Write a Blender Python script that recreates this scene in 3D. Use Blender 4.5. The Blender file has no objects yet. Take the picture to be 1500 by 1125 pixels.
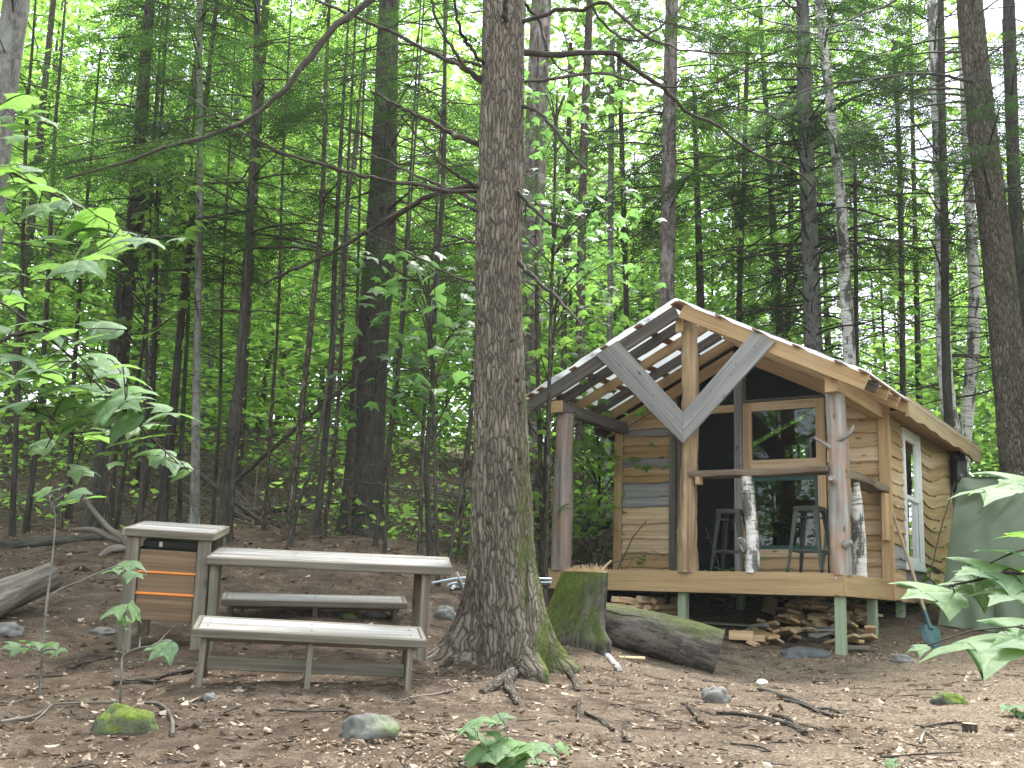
import bpy, math, random
import numpy as np
from mathutils import Vector, Matrix, noise as mnoise

# ------------------------------------------------------------------ camera, world, sun, exposure
scene = bpy.context.scene
COL = scene.collection
FPX, PITCH, ROLL = 1571.9, 0.2012, 0.0369          # calibrated for the 1500x1125 photograph
cp, sp, cr, sr = math.cos(PITCH), math.sin(PITCH), math.cos(ROLL), math.sin(ROLL)
RC = np.array([[1, 0, 0], [0, cp, -sp], [0, sp, cp]]) @ np.array([[cr, 0, -sr], [0, 1, 0], [sr, 0, cr]])
cam_d = bpy.data.cameras.new('camera')
cam = bpy.data.objects.new('camera', cam_d)
COL.objects.link(cam)
scene.camera = cam
right, fwd, up = RC[:, 0], RC[:, 1], RC[:, 2]
M = Matrix(((right[0], up[0], -fwd[0], 0), (right[1], up[1], -fwd[1], 0), (right[2], up[2], -fwd[2], 0), (0, 0, 0, 1)))
cam.matrix_world = M
cam_d.sensor_width = 36.0
cam_d.lens = 36.0 * FPX / 1500.0
cam_d.clip_end = 500
cam_d.clip_start = 0.05

SUN_EL, SUN_AZ = math.radians(60), math.radians(25)   # azimuth from +Y towards +X (behind the trees, veiled by cloud)
world = bpy.data.worlds.new('World')
scene.world = world
world.use_nodes = True
wn = world.node_tree
bg = wn.nodes['Background']
sky = wn.nodes.new('ShaderNodeTexSky')
sky.sky_type = 'NISHITA'
sky.sun_disc = False
sky.sun_elevation = SUN_EL
sky.sun_rotation = SUN_AZ
sky.air_density = 0.7
sky.dust_density = 3.0
# bright broken cloud over the blue sky
_tc = wn.nodes.new('ShaderNodeTexCoord')
_cn = wn.nodes.new('ShaderNodeTexNoise'); _cn.inputs['Scale'].default_value = 3.2; _cn.inputs['Detail'].default_value = 6
_cr = wn.nodes.new('ShaderNodeValToRGB'); _cr.color_ramp.elements[0].position = .36; _cr.color_ramp.elements[1].position = .50
_cm = wn.nodes.new('ShaderNodeMix'); _cm.data_type = 'RGBA'; _cm.inputs[7].default_value = (7.1, 7.5, 8.3, 1)
wn.links.new(_tc.outputs['Generated'], _cn.inputs['Vector']); wn.links.new(_cn.outputs['Fac'], _cr.inputs[0]); wn.links.new(_cr.outputs[0], _cm.inputs[0])
wn.links.new(sky.outputs[0], _cm.inputs[6]); wn.links.new(_cm.outputs[2], bg.inputs[0])
bg.inputs[1].default_value = 0.15
sun_d = bpy.data.lights.new('sun', 'SUN')
sun_d.energy = 4.0
sun_d.angle = math.radians(14)
sun_d.color = (1.0, 0.985, 0.955)
sun = bpy.data.objects.new('sun', sun_d)
COL.objects.link(sun)
sd = Vector((math.sin(SUN_AZ) * math.cos(SUN_EL), math.cos(SUN_AZ) * math.cos(SUN_EL), math.sin(SUN_EL)))
sun.rotation_euler = sd.to_track_quat('Z', 'Y').to_euler()
sun.location = (0, 0, 30)
scene.view_settings.view_transform = 'Standard'
scene.view_settings.look = 'None'
scene.view_settings.exposure = 1.68
scene.view_settings.gamma = 1.0
scene.cycles.max_bounces = 8
scene.cycles.diffuse_bounces = 4
scene.cycles.transmission_bounces = 6
scene.cycles.transparent_max_bounces = 8
scene.cycles.use_denoising = True
scene.cycles.denoising_prefilter = 'ACCURATE'

RNG = np.random.default_rng(7)
random.seed(7)

# ------------------------------------------------------------------ pixel -> place helpers
def ray(x, y):
    return RC @ np.array([(x - 750) / FPX, 1.0, -(y - 562.5) / FPX])

def P(x, y, D):
    """point seen at photo pixel x, y at horizontal distance D"""
    d = ray(x, y)
    return d * (D / d[1])

CO = np.array([.5475, 13.4627, .4317])
CYAW = .5875
CU = np.array([math.cos(CYAW), -math.sin(CYAW), 0])
CV = np.array([math.sin(CYAW), math.cos(CYAW), 0])

def cab(u, v, w):
    return CO + u * CU + v * CV + np.array([0, 0, w])

def on_v(x, y, v):
    d = ray(x, y); t = ((CO + v * CV) @ CV) / (d @ CV); p = t * d - CO
    return p @ CU, p[2]

def on_u(x, y, u):
    d = ray(x, y); t = ((CO + u * CU) @ CU) / (d @ CU); p = t * d - CO
    return p @ CV, p[2]

# ------------------------------------------------------------------ ground height (thin plate spline through seen points)
_g = [P(286, 1019, 6.95), P(597, 1033, 6.75), P(176, 962, 8.0), P(290, 965, 8.0), P(620, 984, 7.85),
      P(740, 985, 8.5), P(845, 938, 9.9), P(1040, 996, 9.9), P(1001, 921, 12.6), P(1228, 961, 11.5), P(1320, 930, 12.6),
      P(815, 905, 12.8), P(930, 907, 13.2), P(1100, 900, 13.6), P(880, 905, 12.4), P(20, 1125, 5.2), P(400, 1125, 5.2), P(750, 1125, 5.3), P(1100, 1125, 5.6), P(1500, 1125, 5.8), P(1200, 1040, 7.6), P(1480, 990, 9.0),
      P(528, 792, 14.0), P(140, 775, 14.0), P(330, 770, 13.0), P(630, 798, 12.0), P(450, 786, 12.2), P(20, 880, 9.5), P(100, 870, 10),
      P(460, 900, 9.3), P(560, 740, 19), P(180, 640, 27), P(520, 655, 29), P(700, 700, 24), P(850, 790, 17), P(870, 740, 24), P(1420, 905, 13.8), P(1500, 935, 12.5), P(1450, 830, 22)]
_g += [np.array(q, float) for q in [(0, 0, -1.5), (-8, 0, -1.2), (8, 0, -1.7), (0, -30, -4.5), (-40, -20, -2), (40, -20, -5), (-50, 60, 10), (0, 60, 8.5), (50, 60, 5), (6, 40, 3.8), (16, 25, .8), (22, 12, -1.2), (-18, 12, 1.2), (-30, 30, 5.5), (60, 20, -1), (-60, 20, 4), (0, 90, 13), (-90, 90, 15), (90, 90, 9), (-90, -60, -4), (90, -60, -9), (0, -90, -10)]]
_g = np.array(_g)

def _k(r2):
    return 0.5 * r2 * np.log(r2 + 1e-9)
_n = len(_g)
_A = np.zeros((_n + 3, _n + 3))
_d = ((_g[:, None, :2] - _g[None, :, :2]) ** 2).sum(-1)
_A[:_n, :_n] = _k(_d) + np.eye(_n) * 0.6
_A[:_n, _n] = 1; _A[:_n, _n + 1:] = _g[:, :2]; _A[_n, :_n] = 1; _A[_n + 1:, :_n] = _g[:, :2].T
_w = np.linalg.solve(_A, np.concatenate([_g[:, 2], np.zeros(3)]))

def gz(x, y):
    x = np.atleast_1d(np.asarray(x, float)); y = np.atleast_1d(np.asarray(y, float))
    out = np.zeros(len(x))
    for i in range(0, len(x), 20000):
        a, b = x[i:i + 20000], y[i:i + 20000]
        r2 = (a[:, None] - _g[None, :, 0]) ** 2 + (b[:, None] - _g[None, :, 1]) ** 2
        out[i:i + 20000] = _k(r2) @ _w[:_n] + _w[_n] + _w[_n + 1] * a + _w[_n + 2] * b
    bump = 0.018 * np.sin(2.1 * x + 1.3 * np.sin(1.7 * y)) * np.sin(1.9 * y + .6) + .010 * np.sin(5.3 * x + 2.2 * np.sin(3.1 * y + x)) * np.sin(4.7 * y + 1.1 * x)
    return out + bump

def gz1(x, y):
    return float(gz(x, y)[0])

def G(x, y):
    """ground point seen at photo pixel"""
    d = ray(x, y)
    t = np.concatenate([np.arange(3, 14, .02), np.arange(14, 70, .1)])
    pts = t[:, None] * d[None]
    below = pts[:, 2] < gz(pts[:, 0], pts[:, 1])
    i = int(np.argmax(below)) if below.any() else len(t) - 1
    p = pts[i].copy(); p[2] = gz1(p[0], p[1])
    return p

# ------------------------------------------------------------------ mesh building
class MB:
    def __init__(s):
        s.V = []; s.B = []; s.F = []; s.n = 0
    def add(s, V, F, bc=None, mi=0):
        V = np.asarray(V, float).reshape(-1, 3)
        bc = V if bc is None else np.asarray(bc, float).reshape(-1, 3)
        s.V.append(V); s.B.append(bc)
        groups = {}
        if isinstance(F, np.ndarray):
            groups[F.shape[1]] = F
        else:
            for f in F: groups.setdefault(len(f), []).append(f)
        for k, fs in groups.items():
            s.F.append((np.asarray(fs, np.int64) + s.n, mi))
        s.n += len(V)
        return s
    def build(s, name, mats, parent=None, smooth=False, origin=None):
        me = bpy.data.meshes.new(name)
        V = np.concatenate(s.V); B = np.concatenate(s.B)
        if origin is not None: V = V - np.asarray(origin)
        me.vertices.add(len(V)); me.vertices.foreach_set('co', V.astype(np.float32).ravel())
        loops = np.concatenate([f.ravel() for f, _ in s.F])
        tot = np.concatenate([np.full(len(f), f.shape[1]) for f, _ in s.F])
        mi = np.concatenate([np.full(len(f), m) for f, m in s.F])
        me.loops.add(len(loops)); me.loops.foreach_set('vertex_index', loops.astype(np.int32))
        me.polygons.add(len(tot))
        st = np.concatenate([[0], np.cumsum(tot)[:-1]])
        me.polygons.foreach_set('loop_start', st.astype(np.int32))
        me.polygons.foreach_set('loop_total', tot.astype(np.int32))
        me.polygons.foreach_set('material_index', mi.astype(np.int32))
        me.polygons.foreach_set('use_smooth', np.full(len(tot), smooth))
        at = me.attributes.new('bc', 'FLOAT_VECTOR', 'POINT')
        at.data.foreach_set('vector', B.astype(np.float32).ravel())
        me.update(calc_edges=True)
        for m in (mats if isinstance(mats, (list, tuple)) else [mats]): me.materials.append(m)
        o = bpy.data.objects.new(name, me)
        COL.objects.link(o)
        if parent is not None: o.parent = parent
        if origin is not None: o.location = origin
        return o

def unit(v):
    v = np.asarray(v, float); return v / (np.linalg.norm(v) + 1e-12)

def board(mb, p0, p1, w, t, up=(0, 0, 1), c=.004, mi=0):
    """chamfered plank from p0 to p1: width w along up, thickness t"""
    p0 = np.asarray(p0, float); p1 = np.asarray(p1, float)
    a = unit(p1 - p0); u = np.asarray(up, float); u = unit(u - a * (u @ a)); n = np.cross(a, u)
    L = np.linalg.norm(p1 - p0); h = np.array([L, w, t]) / 2; c = min(c, h.min() * .6)
    V = []; idx = {}
    for sx in (-1, 1):
        for sy in (-1, 1):
            for sz in (-1, 1):
                for ax in range(3):
                    q = h - c; q[ax] = h[ax]
                    idx[(sx, sy, sz, ax)] = len(V); V.append(q * np.array([sx, sy, sz]))
    V = np.array(V); F = []
    S = (-1, 1)
    for s in S:
        F.append([idx[(s, -1, -1, 0)], idx[(s, 1, -1, 0)], idx[(s, 1, 1, 0)], idx[(s, -1, 1, 0)]][::s])
        F.append([idx[(-1, s, -1, 1)], idx[(-1, s, 1, 1)], idx[(1, s, 1, 1)], idx[(1, s, -1, 1)]][::s])
        F.append([idx[(-1, -1, s, 2)], idx[(1, -1, s, 2)], idx[(1, 1, s, 2)], idx[(-1, 1, s, 2)]][::s])
    for a1 in S:
        for a2 in S:
            F.append([idx[(-1, a1, a2, 1)], idx[(1, a1, a2, 1)], idx[(1, a1, a2, 2)], idx[(-1, a1, a2, 2)]][::-a1 * a2])
            F.append([idx[(a1, -1, a2, 0)], idx[(a1, 1, a2, 0)], idx[(a1, 1, a2, 2)], idx[(a1, -1, a2, 2)]][::a1 * a2])
            F.append([idx[(a1, a2, -1, 0)], idx[(a1, a2, 1, 0)], idx[(a1, a2, 1, 1)], idx[(a1, a2, -1, 1)]][::-a1 * a2])
            for a3 in S:
                F.append([idx[(a1, a2, a3, 0)], idx[(a1, a2, a3, 1)], idx[(a1, a2, a3, 2)]][::a1 * a2 * a3])
    Wd = (p0 + p1) / 2 + V[:, :1] * a + V[:, 1:2] * u + V[:, 2:] * n
    bc = np.stack([V[:, 1], V[:, 2], V[:, 0]], 1) + RNG.uniform(-20, 20, 3)
    mb.add(Wd, F, bc, mi)
    return mb

def prism(mb, poly, d0, d1, fn, along=None, mi=0):
    """polygon (list of a,b) extruded from depth d0 to d1 through fn(a, b, d)"""
    n = len(poly); poly = np.asarray(poly, float)
    V = [fn(a, b, d0) for a, b in poly] + [fn(a, b, d1) for a, b in poly]
    F = [list(range(n)), list(range(2 * n - 1, n - 1, -1))] + [[i, n + i, n + (i + 1) % n, (i + 1) % n] for i in range(n)]
    al = unit(along if along is not None else (1, 0)); pr = np.array([-al[1], al[0]])
    off = RNG.uniform(-20, 20, 3)
    bc = [np.array([q @ pr, d, q @ al]) + off for d in (d0, d1) for q in poly]
    # each face gets its own corners so edges stay crisp
    mb.add(V, F, bc, mi)
    return mb

def frames(pts):
    pts = np.asarray(pts, float); n = len(pts)
    T = np.gradient(pts, axis=0); T /= np.linalg.norm(T, axis=1)[:, None] + 1e-12
    r = np.array([1., 0, 0]) if abs(T[0][0]) < .9 else np.array([0, 1., 0])
    N = np.zeros_like(pts); Bn = np.zeros_like(pts)
    v = unit(r - T[0] * (r @ T[0]))
    for i in range(n):
        v = unit(v - T[i] * (v @ T[i])); N[i] = v; Bn[i] = np.cross(T[i], v)
    return T, N, Bn

def tube(mb, pts, rad, seg=6, cap=True, disp=None, mi=0, capmi=None):
    pts = np.asarray(pts, float); n = len(pts)
    rad = np.broadcast_to(np.asarray(rad, float), (n,))
    T, N, Bn = frames(pts)
    L = np.concatenate([[0], np.cumsum(np.linalg.norm(np.diff(pts, axis=0), axis=1))])
    th = np.linspace(0, 2 * np.pi, seg, endpoint=False)
    R = np.repeat(rad[:, None], seg, 1)
    if disp is not None: R = R * (1 + disp(th[None, :] + 0 * R, L[:, None] + 0 * R))
    c, s_ = np.cos(th), np.sin(th)
    V = pts[:, None] + R[..., None] * (c[None, :, None] * N[:, None] + s_[None, :, None] * Bn[:, None])
    off = RNG.uniform(-20, 20, 3)
    bc = np.stack([rad[:, None] * c, rad[:, None] * s_, L[:, None] + 0 * R], -1) + off
    i = np.arange(n - 1)[:, None] * seg; j = np.arange(seg)[None]; k = (j + 1) % seg
    F = np.stack([i + j, i + k, i + seg + k, i + seg + j], -1).reshape(-1, 4)
    mb.add(V.reshape(-1, 3), F, bc.reshape(-1, 3), mi)
    if cap:
        for e, rev in ((0, True), (n - 1, False)):
            ring = V[e]; f = list(range(seg))
            rb = np.stack([R[e] * c, R[e] * s_, 0 * c], 1)
            mb.add(ring, [f[::-1] if rev else f], rb + off * 0, mi if capmi is None else capmi)
    return mb

def smooth_path(pts, n):
    """Catmull-Rom through pts"""
    pts = np.asarray(pts, float)
    if len(pts) < 3: return np.array([pts[0] + (pts[-1] - pts[0]) * t for t in np.linspace(0, 1, n)])
    q = np.vstack([2 * pts[0] - pts[1], pts, 2 * pts[-1] - pts[-2]])
    t = np.linspace(0, len(pts) - 1, n); i = np.minimum(t.astype(int), len(pts) - 2); f = (t - i)[:, None]
    a, b, c, d = q[i], q[i + 1], q[i + 2], q[i + 3]
    return .5 * (2 * b + (c - a) * f + (2 * a - 5 * b + 4 * c - d) * f ** 2 + (3 * b - a - 3 * c + d) * f ** 3)

def wob(*fr):
    ph = RNG.uniform(0, 6.28, 8)
    def f(th, L):
        o = 0
        for i, (amp, ka, kl) in enumerate(fr):
            o = o + amp * np.sin(ka * th + kl * L + ph[i] + 1.3 * np.sin(.7 * kl * L + ph[-1 - i]))
        return o
    return f

def tag(o, label=None, cat=None, group=None, kind=None):
    if label: o['label'] = label
    if cat: o['category'] = cat
    if group: o['group'] = group
    if kind: o['kind'] = kind
    return o

def empty(name, loc, label, cat, group=None, rz=0):
    o = bpy.data.objects.new(name, None)
    COL.objects.link(o); o.location = tuple(map(float, loc)); o.rotation_euler = (0, 0, rz); o.empty_display_size = .2
    return tag(o, label, cat, group)

def copy_tree(o, parent=None):
    c = o.copy(); COL.objects.link(c)
    if parent is not None: c.parent = parent
    for ch in list(o.children): copy_tree(ch, c)
    return c

# ------------------------------------------------------------------ materials
def mat(name):
    m = bpy.data.materials.new(name); m.use_nodes = True
    nt = m.node_tree; b = nt.nodes['Principled BSDF']
    return m, nt, b

def N(nt, t, **kw):
    n = nt.nodes.new(t)
    for k, v in kw.items():
        if k.startswith('i_'):
            key = k[2:]; n.inputs[int(key) if key.isdigit() else key].default_value = v
        else: setattr(n, k, v)
    return n

def ramp(nt, src, stops):
    r = nt.nodes.new('ShaderNodeValToRGB')
    e = r.color_ramp.elements
    while len(e) < len(stops): e.new(.5)
    for el, (p, c) in zip(e, stops): el.position = p; el.color = (*c, 1)
    nt.links.new(src, r.inputs[0])
    return r.outputs[0]

def mix(nt, f, a, b, mode='MIX'):
    m = N(nt, 'ShaderNodeMix', data_type='RGBA', blend_type=mode)
    for s, i in ((f, 0), (a, 6), (b, 7)):
        if isinstance(s, (int, float)): m.inputs[i].default_value = s
        elif isinstance(s, tuple): m.inputs[i].default_value = (*s, 1)
        else: nt.links.new(s, m.inputs[i])
    return m.outputs[2]

def noise_tex(nt, vec, scale, detail=4, rough=.55, dist=0.0):
    n = N(nt, 'ShaderNodeTexNoise'); n.inputs['Scale'].default_value = scale; n.inputs['Detail'].default_value = detail
    n.inputs['Roughness'].default_value = rough; n.inputs['Distortion'].default_value = dist
    nt.links.new(vec, n.inputs['Vector'])
    return n.outputs['Fac']

def scaled(nt, vec, s):
    m = N(nt, 'ShaderNodeMapping'); m.inputs['Scale'].default_value = s
    nt.links.new(vec, m.inputs[0]); return m.outputs[0]

def mth(nt, op, a, b=0.0, clamp=False):
    m = N(nt, 'ShaderNodeMath', operation=op, use_clamp=clamp)
    for i, s in enumerate((a, b)):
        if isinstance(s, (int, float)): m.inputs[i].default_value = s
        else: nt.links.new(s, m.inputs[i])
    return m.outputs[0]

def bc_vec(nt):
    return N(nt, 'ShaderNodeAttribute', attribute_name='bc').outputs['Vector']

def bump(nt, bs, h, strength=.5, dist=.01):
    b = N(nt, 'ShaderNodeBump'); b.inputs['Strength'].default_value = strength; b.inputs['Distance'].default_value = dist
    nt.links.new(h, b.inputs['Height']); nt.links.new(b.outputs[0], bs.inputs['Normal'])

def wood(name, dark, mid, light, rough=.75, var=.35, knots=True, grain=1.0, stain=None):
    m, nt, b = mat(name)
    v = bc_vec(nt)
    g1 = noise_tex(nt, scaled(nt, v, (48 * grain, 48 * grain, 1.3)), 1.0, 5, .65, .25)
    g2 = noise_tex(nt, scaled(nt, v, (11, 11, .35)), 1.0, 3, .5, .5)
    s = mth(nt, 'ADD', mth(nt, 'MULTIPLY', g1, .55), mth(nt, 'MULTIPLY', g2, .45))
    col = ramp(nt, s, [(.34, dark), (.5, mid), (.66, light)])
    if knots:
        vo = N(nt, 'ShaderNodeTexVoronoi', feature='F1'); vo.inputs['Scale'].default_value = 1.0
        nt.links.new(scaled(nt, v, (6, 6, 2.6)), vo.inputs['Vector'])
        k = ramp(nt, vo.outputs['Distance'], [(.05, (1, 1, 1)), (.13, (0, 0, 0))])
        col = mix(nt, mth(nt, 'MULTIPLY', k, .75), col, tuple(x * .35 for x in dark))
    if stain:
        st = noise_tex(nt, scaled(nt, v, (2.5, 2.5, 1.2)), 1.0, 4, .6)
        col = mix(nt, ramp(nt, st, [(.48, (0, 0, 0)), (.66, (.75, .75, .75))]), col, stain)
    ri = N(nt, 'ShaderNodeNewGeometry').outputs['Random Per Island']
    hs = N(nt, 'ShaderNodeHueSaturation')
    nt.links.new(col, hs.inputs['Color'])
    nt.links.new(mth(nt, 'ADD', mth(nt, 'MULTIPLY', ri, var), 1 - var / 2), hs.inputs['Value'])
    nt.links.new(mth(nt, 'SUBTRACT', 1.1, mth(nt, 'MULTIPLY', ri, .3)), hs.inputs['Saturation'])
    nt.links.new(hs.outputs[0], b.inputs['Base Color'])
    b.inputs['Roughness'].default_value = rough
    b.inputs['Specular IOR Level'].default_value = .25
    bump(nt, b, g1, .35, .004)
    return m

def bark(name, dark, mid, light, sc=(34, 34, 5), moss=None, rough=.9, bstr=1.0, lichen=None):
    m, nt, b = mat(name)
    v = bc_vec(nt)
    n1 = noise_tex(nt, scaled(nt, v, sc), 1.0, 5, .62, .8)
    n2 = noise_tex(nt, scaled(nt, v, tuple(x * .22 for x in sc)), 1.0, 3, .5)
    s = mth(nt, 'ADD', mth(nt, 'MULTIPLY', n1, .7), mth(nt, 'MULTIPLY', n2, .3))
    col = ramp(nt, s, [(.36, dark), (.5, mid), (.64, light)])
    if lichen:
        l = noise_tex(nt, scaled(nt, v, (5, 5, 3)), 1.0, 5, .7)
        col = mix(nt, ramp(nt, l, [(.52, (0, 0, 0)), (.62, (.8, .8, .8))]), col, lichen)
    if moss:
        geo = N(nt, 'ShaderNodeNewGeometry')
        tc = N(nt, 'ShaderNodeTexCoord')
        l = noise_tex(nt, tc.outputs['Object'], 4.0, 5, .65)
        sep = N(nt, 'ShaderNodeSeparateXYZ'); nt.links.new(geo.outputs['Normal'], sep.inputs[0])
        sepo = N(nt, 'ShaderNodeSeparateXYZ'); nt.links.new(tc.outputs['Object'], sepo.inputs[0])
        mx, my, mz, off, col_m, fall = moss
        f = mth(nt, 'ADD', mth(nt, 'MULTIPLY', sep.outputs[0], mx), mth(nt, 'ADD', mth(nt, 'MULTIPLY', sep.outputs[1], my), mth(nt, 'MULTIPLY', sep.outputs[2], mz)))
        f = mth(nt, 'ADD', f, mth(nt, 'MULTIPLY', mth(nt, 'SUBTRACT', l, .5), 2.2))
        f = mth(nt, 'SUBTRACT', f, mth(nt, 'MULTIPLY', sepo.outputs[2], fall))
        f = mth(nt, 'ADD', f, off, True)
        fine = noise_tex(nt, tc.outputs['Object'], 60, 3, .6)
        mc = ramp(nt, fine, [(.35, tuple(x * .45 for x in col_m)), (.65, col_m)])
        col = mix(nt, f, col, mc)
    ri = N(nt, 'ShaderNodeObjectInfo').outputs['Random']
    hs = N(nt, 'ShaderNodeHueSaturation'); nt.links.new(col, hs.inputs['Color'])
    nt.links.new(mth(nt, 'ADD', mth(nt, 'MULTIPLY', ri, .3), .85), hs.inputs['Value'])
    nt.links.new(hs.outputs[0], b.inputs['Base Color'])
    b.inputs['Roughness'].default_value = rough; b.inputs['Specular IOR Level'].default_value = .15
    bump(nt, b, s, bstr, .02)
    return m

def plated_bark(name, dark, mid, light, sc, moss=None, edge=.16):
    """long interlaced plates parted by dark fissures"""
    m, nt, b = mat(name)
    v = bc_vec(nt)
    nz = N(nt, 'ShaderNodeTexNoise'); nz.inputs['Scale'].default_value = 5; nz.inputs['Detail'].default_value = 4; nt.links.new(v, nz.inputs['Vector'])
    vm = N(nt, 'ShaderNodeVectorMath', operation='MULTIPLY_ADD'); nt.links.new(nz.outputs['Color'], vm.inputs[0]); vm.inputs[1].default_value = (.09, .09, .25); nt.links.new(v, vm.inputs[2])
    vo = N(nt, 'ShaderNodeTexVoronoi', feature='DISTANCE_TO_EDGE'); vo.inputs['Scale'].default_value = 1; nt.links.new(scaled(nt, vm.outputs[0], sc), vo.inputs['Vector'])
    vo2 = N(nt, 'ShaderNodeTexVoronoi', feature='F1'); vo2.inputs['Scale'].default_value = 1; nt.links.new(scaled(nt, vm.outputs[0], sc), vo2.inputs['Vector'])
    fine = noise_tex(nt, scaled(nt, v, (sc[0] * 3, sc[1] * 3, sc[2] * 5)), 1, 5, .7)
    e = mth(nt, 'ADD', vo.outputs['Distance'], mth(nt, 'MULTIPLY', mth(nt, 'SUBTRACT', fine, .5), .22))
    sep = N(nt, 'ShaderNodeSeparateColor'); nt.links.new(vo2.outputs['Color'], sep.inputs[0])
    plate = ramp(nt, mth(nt, 'ADD', mth(nt, 'MULTIPLY', sep.outputs[0], .5), mth(nt, 'MULTIPLY', fine, .5)), [(.3, mid), (.7, light)])
    col = mix(nt, ramp(nt, e, [(.0, (1, 1, 1)), (edge, (0, 0, 0))]), plate, dark)
    big_ = noise_tex(nt, scaled(nt, v, (3, 3, .9)), 1, 4, .6)
    col = mix(nt, 1.0, col, ramp(nt, big_, [(.3, (.72, .72, .70)), (.7, (1.2, 1.18, 1.15))]), 'MULTIPLY')
    if moss:
        geo = N(nt, 'ShaderNodeNewGeometry'); tc = N(nt, 'ShaderNodeTexCoord')
        l = noise_tex(nt, tc.outputs['Object'], 4.0, 5, .65)
        sp1 = N(nt, 'ShaderNodeSeparateXYZ'); nt.links.new(geo.outputs['Normal'], sp1.inputs[0])
        spo = N(nt, 'ShaderNodeSeparateXYZ'); nt.links.new(tc.outputs['Object'], spo.inputs[0])
        mx, my, mz, off, cm, fall = moss
        f = mth(nt, 'ADD', mth(nt, 'MULTIPLY', sp1.outputs[0], mx), mth(nt, 'ADD', mth(nt, 'MULTIPLY', sp1.outputs[1], my), mth(nt, 'MULTIPLY', sp1.outputs[2], mz)))
        f = mth(nt, 'ADD', f, mth(nt, 'MULTIPLY', mth(nt, 'SUBTRACT', l, .5), 2.2))
        f = mth(nt, 'SUBTRACT', f, mth(nt, 'MULTIPLY', spo.outputs[2], fall))
        f = mth(nt, 'ADD', f, off, True)
        fm = noise_tex(nt, tc.outputs['Object'], 70, 3, .6)
        col = mix(nt, f, col, ramp(nt, fm, [(.35, tuple(x * .4 for x in cm)), (.65, cm)]))
    nt.links.new(col, b.inputs['Base Color']); b.inputs['Roughness'].default_value = .92; b.inputs['Specular IOR Level'].default_value = .12
    h = mth(nt, 'ADD', mth(nt, 'MINIMUM', e, .3), mth(nt, 'MULTIPLY', fine, .25))
    bump(nt, b, h, 1.0, .06)
    return m

def birch(name):
    m, nt, b = mat(name)
    v = bc_vec(nt)
    n1 = noise_tex(nt, scaled(nt, v, (5, 5, 60)), 1.0, 4, .6)
    n2 = noise_tex(nt, scaled(nt, v, (5, 5, 2.2)), 1.0, 5, .7)
    base = ramp(nt, n1, [(.35, (.16, .13, .11)), (.43, (.5, .46, .42)), (.6, (.66, .63, .59))])
    col = mix(nt, ramp(nt, n2, [(.50, (0, 0, 0)), (.56, (.92, .92, .92))]), base, (.06, .055, .048))
    nt.links.new(col, b.inputs['Base Color']); b.inputs['Roughness'].default_value = .8
    bump(nt, b, n2, .6, .01)
    return m

def leaf(name, cols, trans, amount=.45, rough=.45, veins=False, spec=.4):
    m, nt, b = mat(name)
    ri = N(nt, 'ShaderNodeNewGeometry').outputs['Random Per Island']
    n = len(cols)
    col = ramp(nt, ri, [((i + .5) / n, c) for i, c in enumerate(cols)])
    if veins:
        v = bc_vec(nt)
        sp_ = N(nt, 'ShaderNodeSeparateXYZ'); nt.links.new(v, sp_.inputs[0])
        ang = mth(nt, 'ARCTAN2', sp_.outputs[1], mth(nt, 'ADD', sp_.outputs[0], .02))
        w = mth(nt, 'ABSOLUTE', mth(nt, 'SINE', mth(nt, 'MULTIPLY', ang, 4.8)))
        vm = ramp(nt, w, [(.0, (1, 1, 1)), (.09, (0, 0, 0))])
        nz = noise_tex(nt, v, 5, 4, .6)
        blot = ramp(nt, nz, [(.3, (.75, .75, .75)), (.7, (1.15, 1.15, 1.15))])
        col = mix(nt, 1.0, col, blot, 'MULTIPLY')
        col = mix(nt, mth(nt, 'MULTIPLY', vm, .35), col, (.26, .36, .14))
        bump(nt, b, mth(nt, 'ADD', mth(nt, 'MULTIPLY', w, .5), nz), .35, .01)
    nt.links.new(col, b.inputs['Base Color'])
    b.inputs['Roughness'].default_value = rough; b.inputs['Specular IOR Level'].default_value = spec
    tr = N(nt, 'ShaderNodeBsdfTranslucent')
    nt.links.new(mix(nt, 1.0, col, trans, 'MULTIPLY'), tr.inputs[0])
    ms = N(nt, 'ShaderNodeMixShader'); ms.inputs[0].default_value = amount
    nt.links.new(b.outputs[0], ms.inputs[1]); nt.links.new(tr.outputs[0], ms.inputs[2])
    nt.links.new(ms.outputs[0], nt.nodes['Material Output'].inputs[0])
    return m

def plain(name, col, rough=.5, metal=0.0, nz=.25, scale=20):
    m, nt, b = mat(name)
    tc = N(nt, 'ShaderNodeTexCoord')
    n = noise_tex(nt, tc.outputs['Object'], scale, 4, .6)
    c = ramp(nt, n, [(.3, tuple(x * (1 - nz) for x in col)), (.7, tuple(min(1, x * (1 + nz)) for x in col))])
    nt.links.new(c, b.inputs['Base Color']); b.inputs['Roughness'].default_value = rough; b.inputs['Metallic'].default_value = metal
    return m

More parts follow.
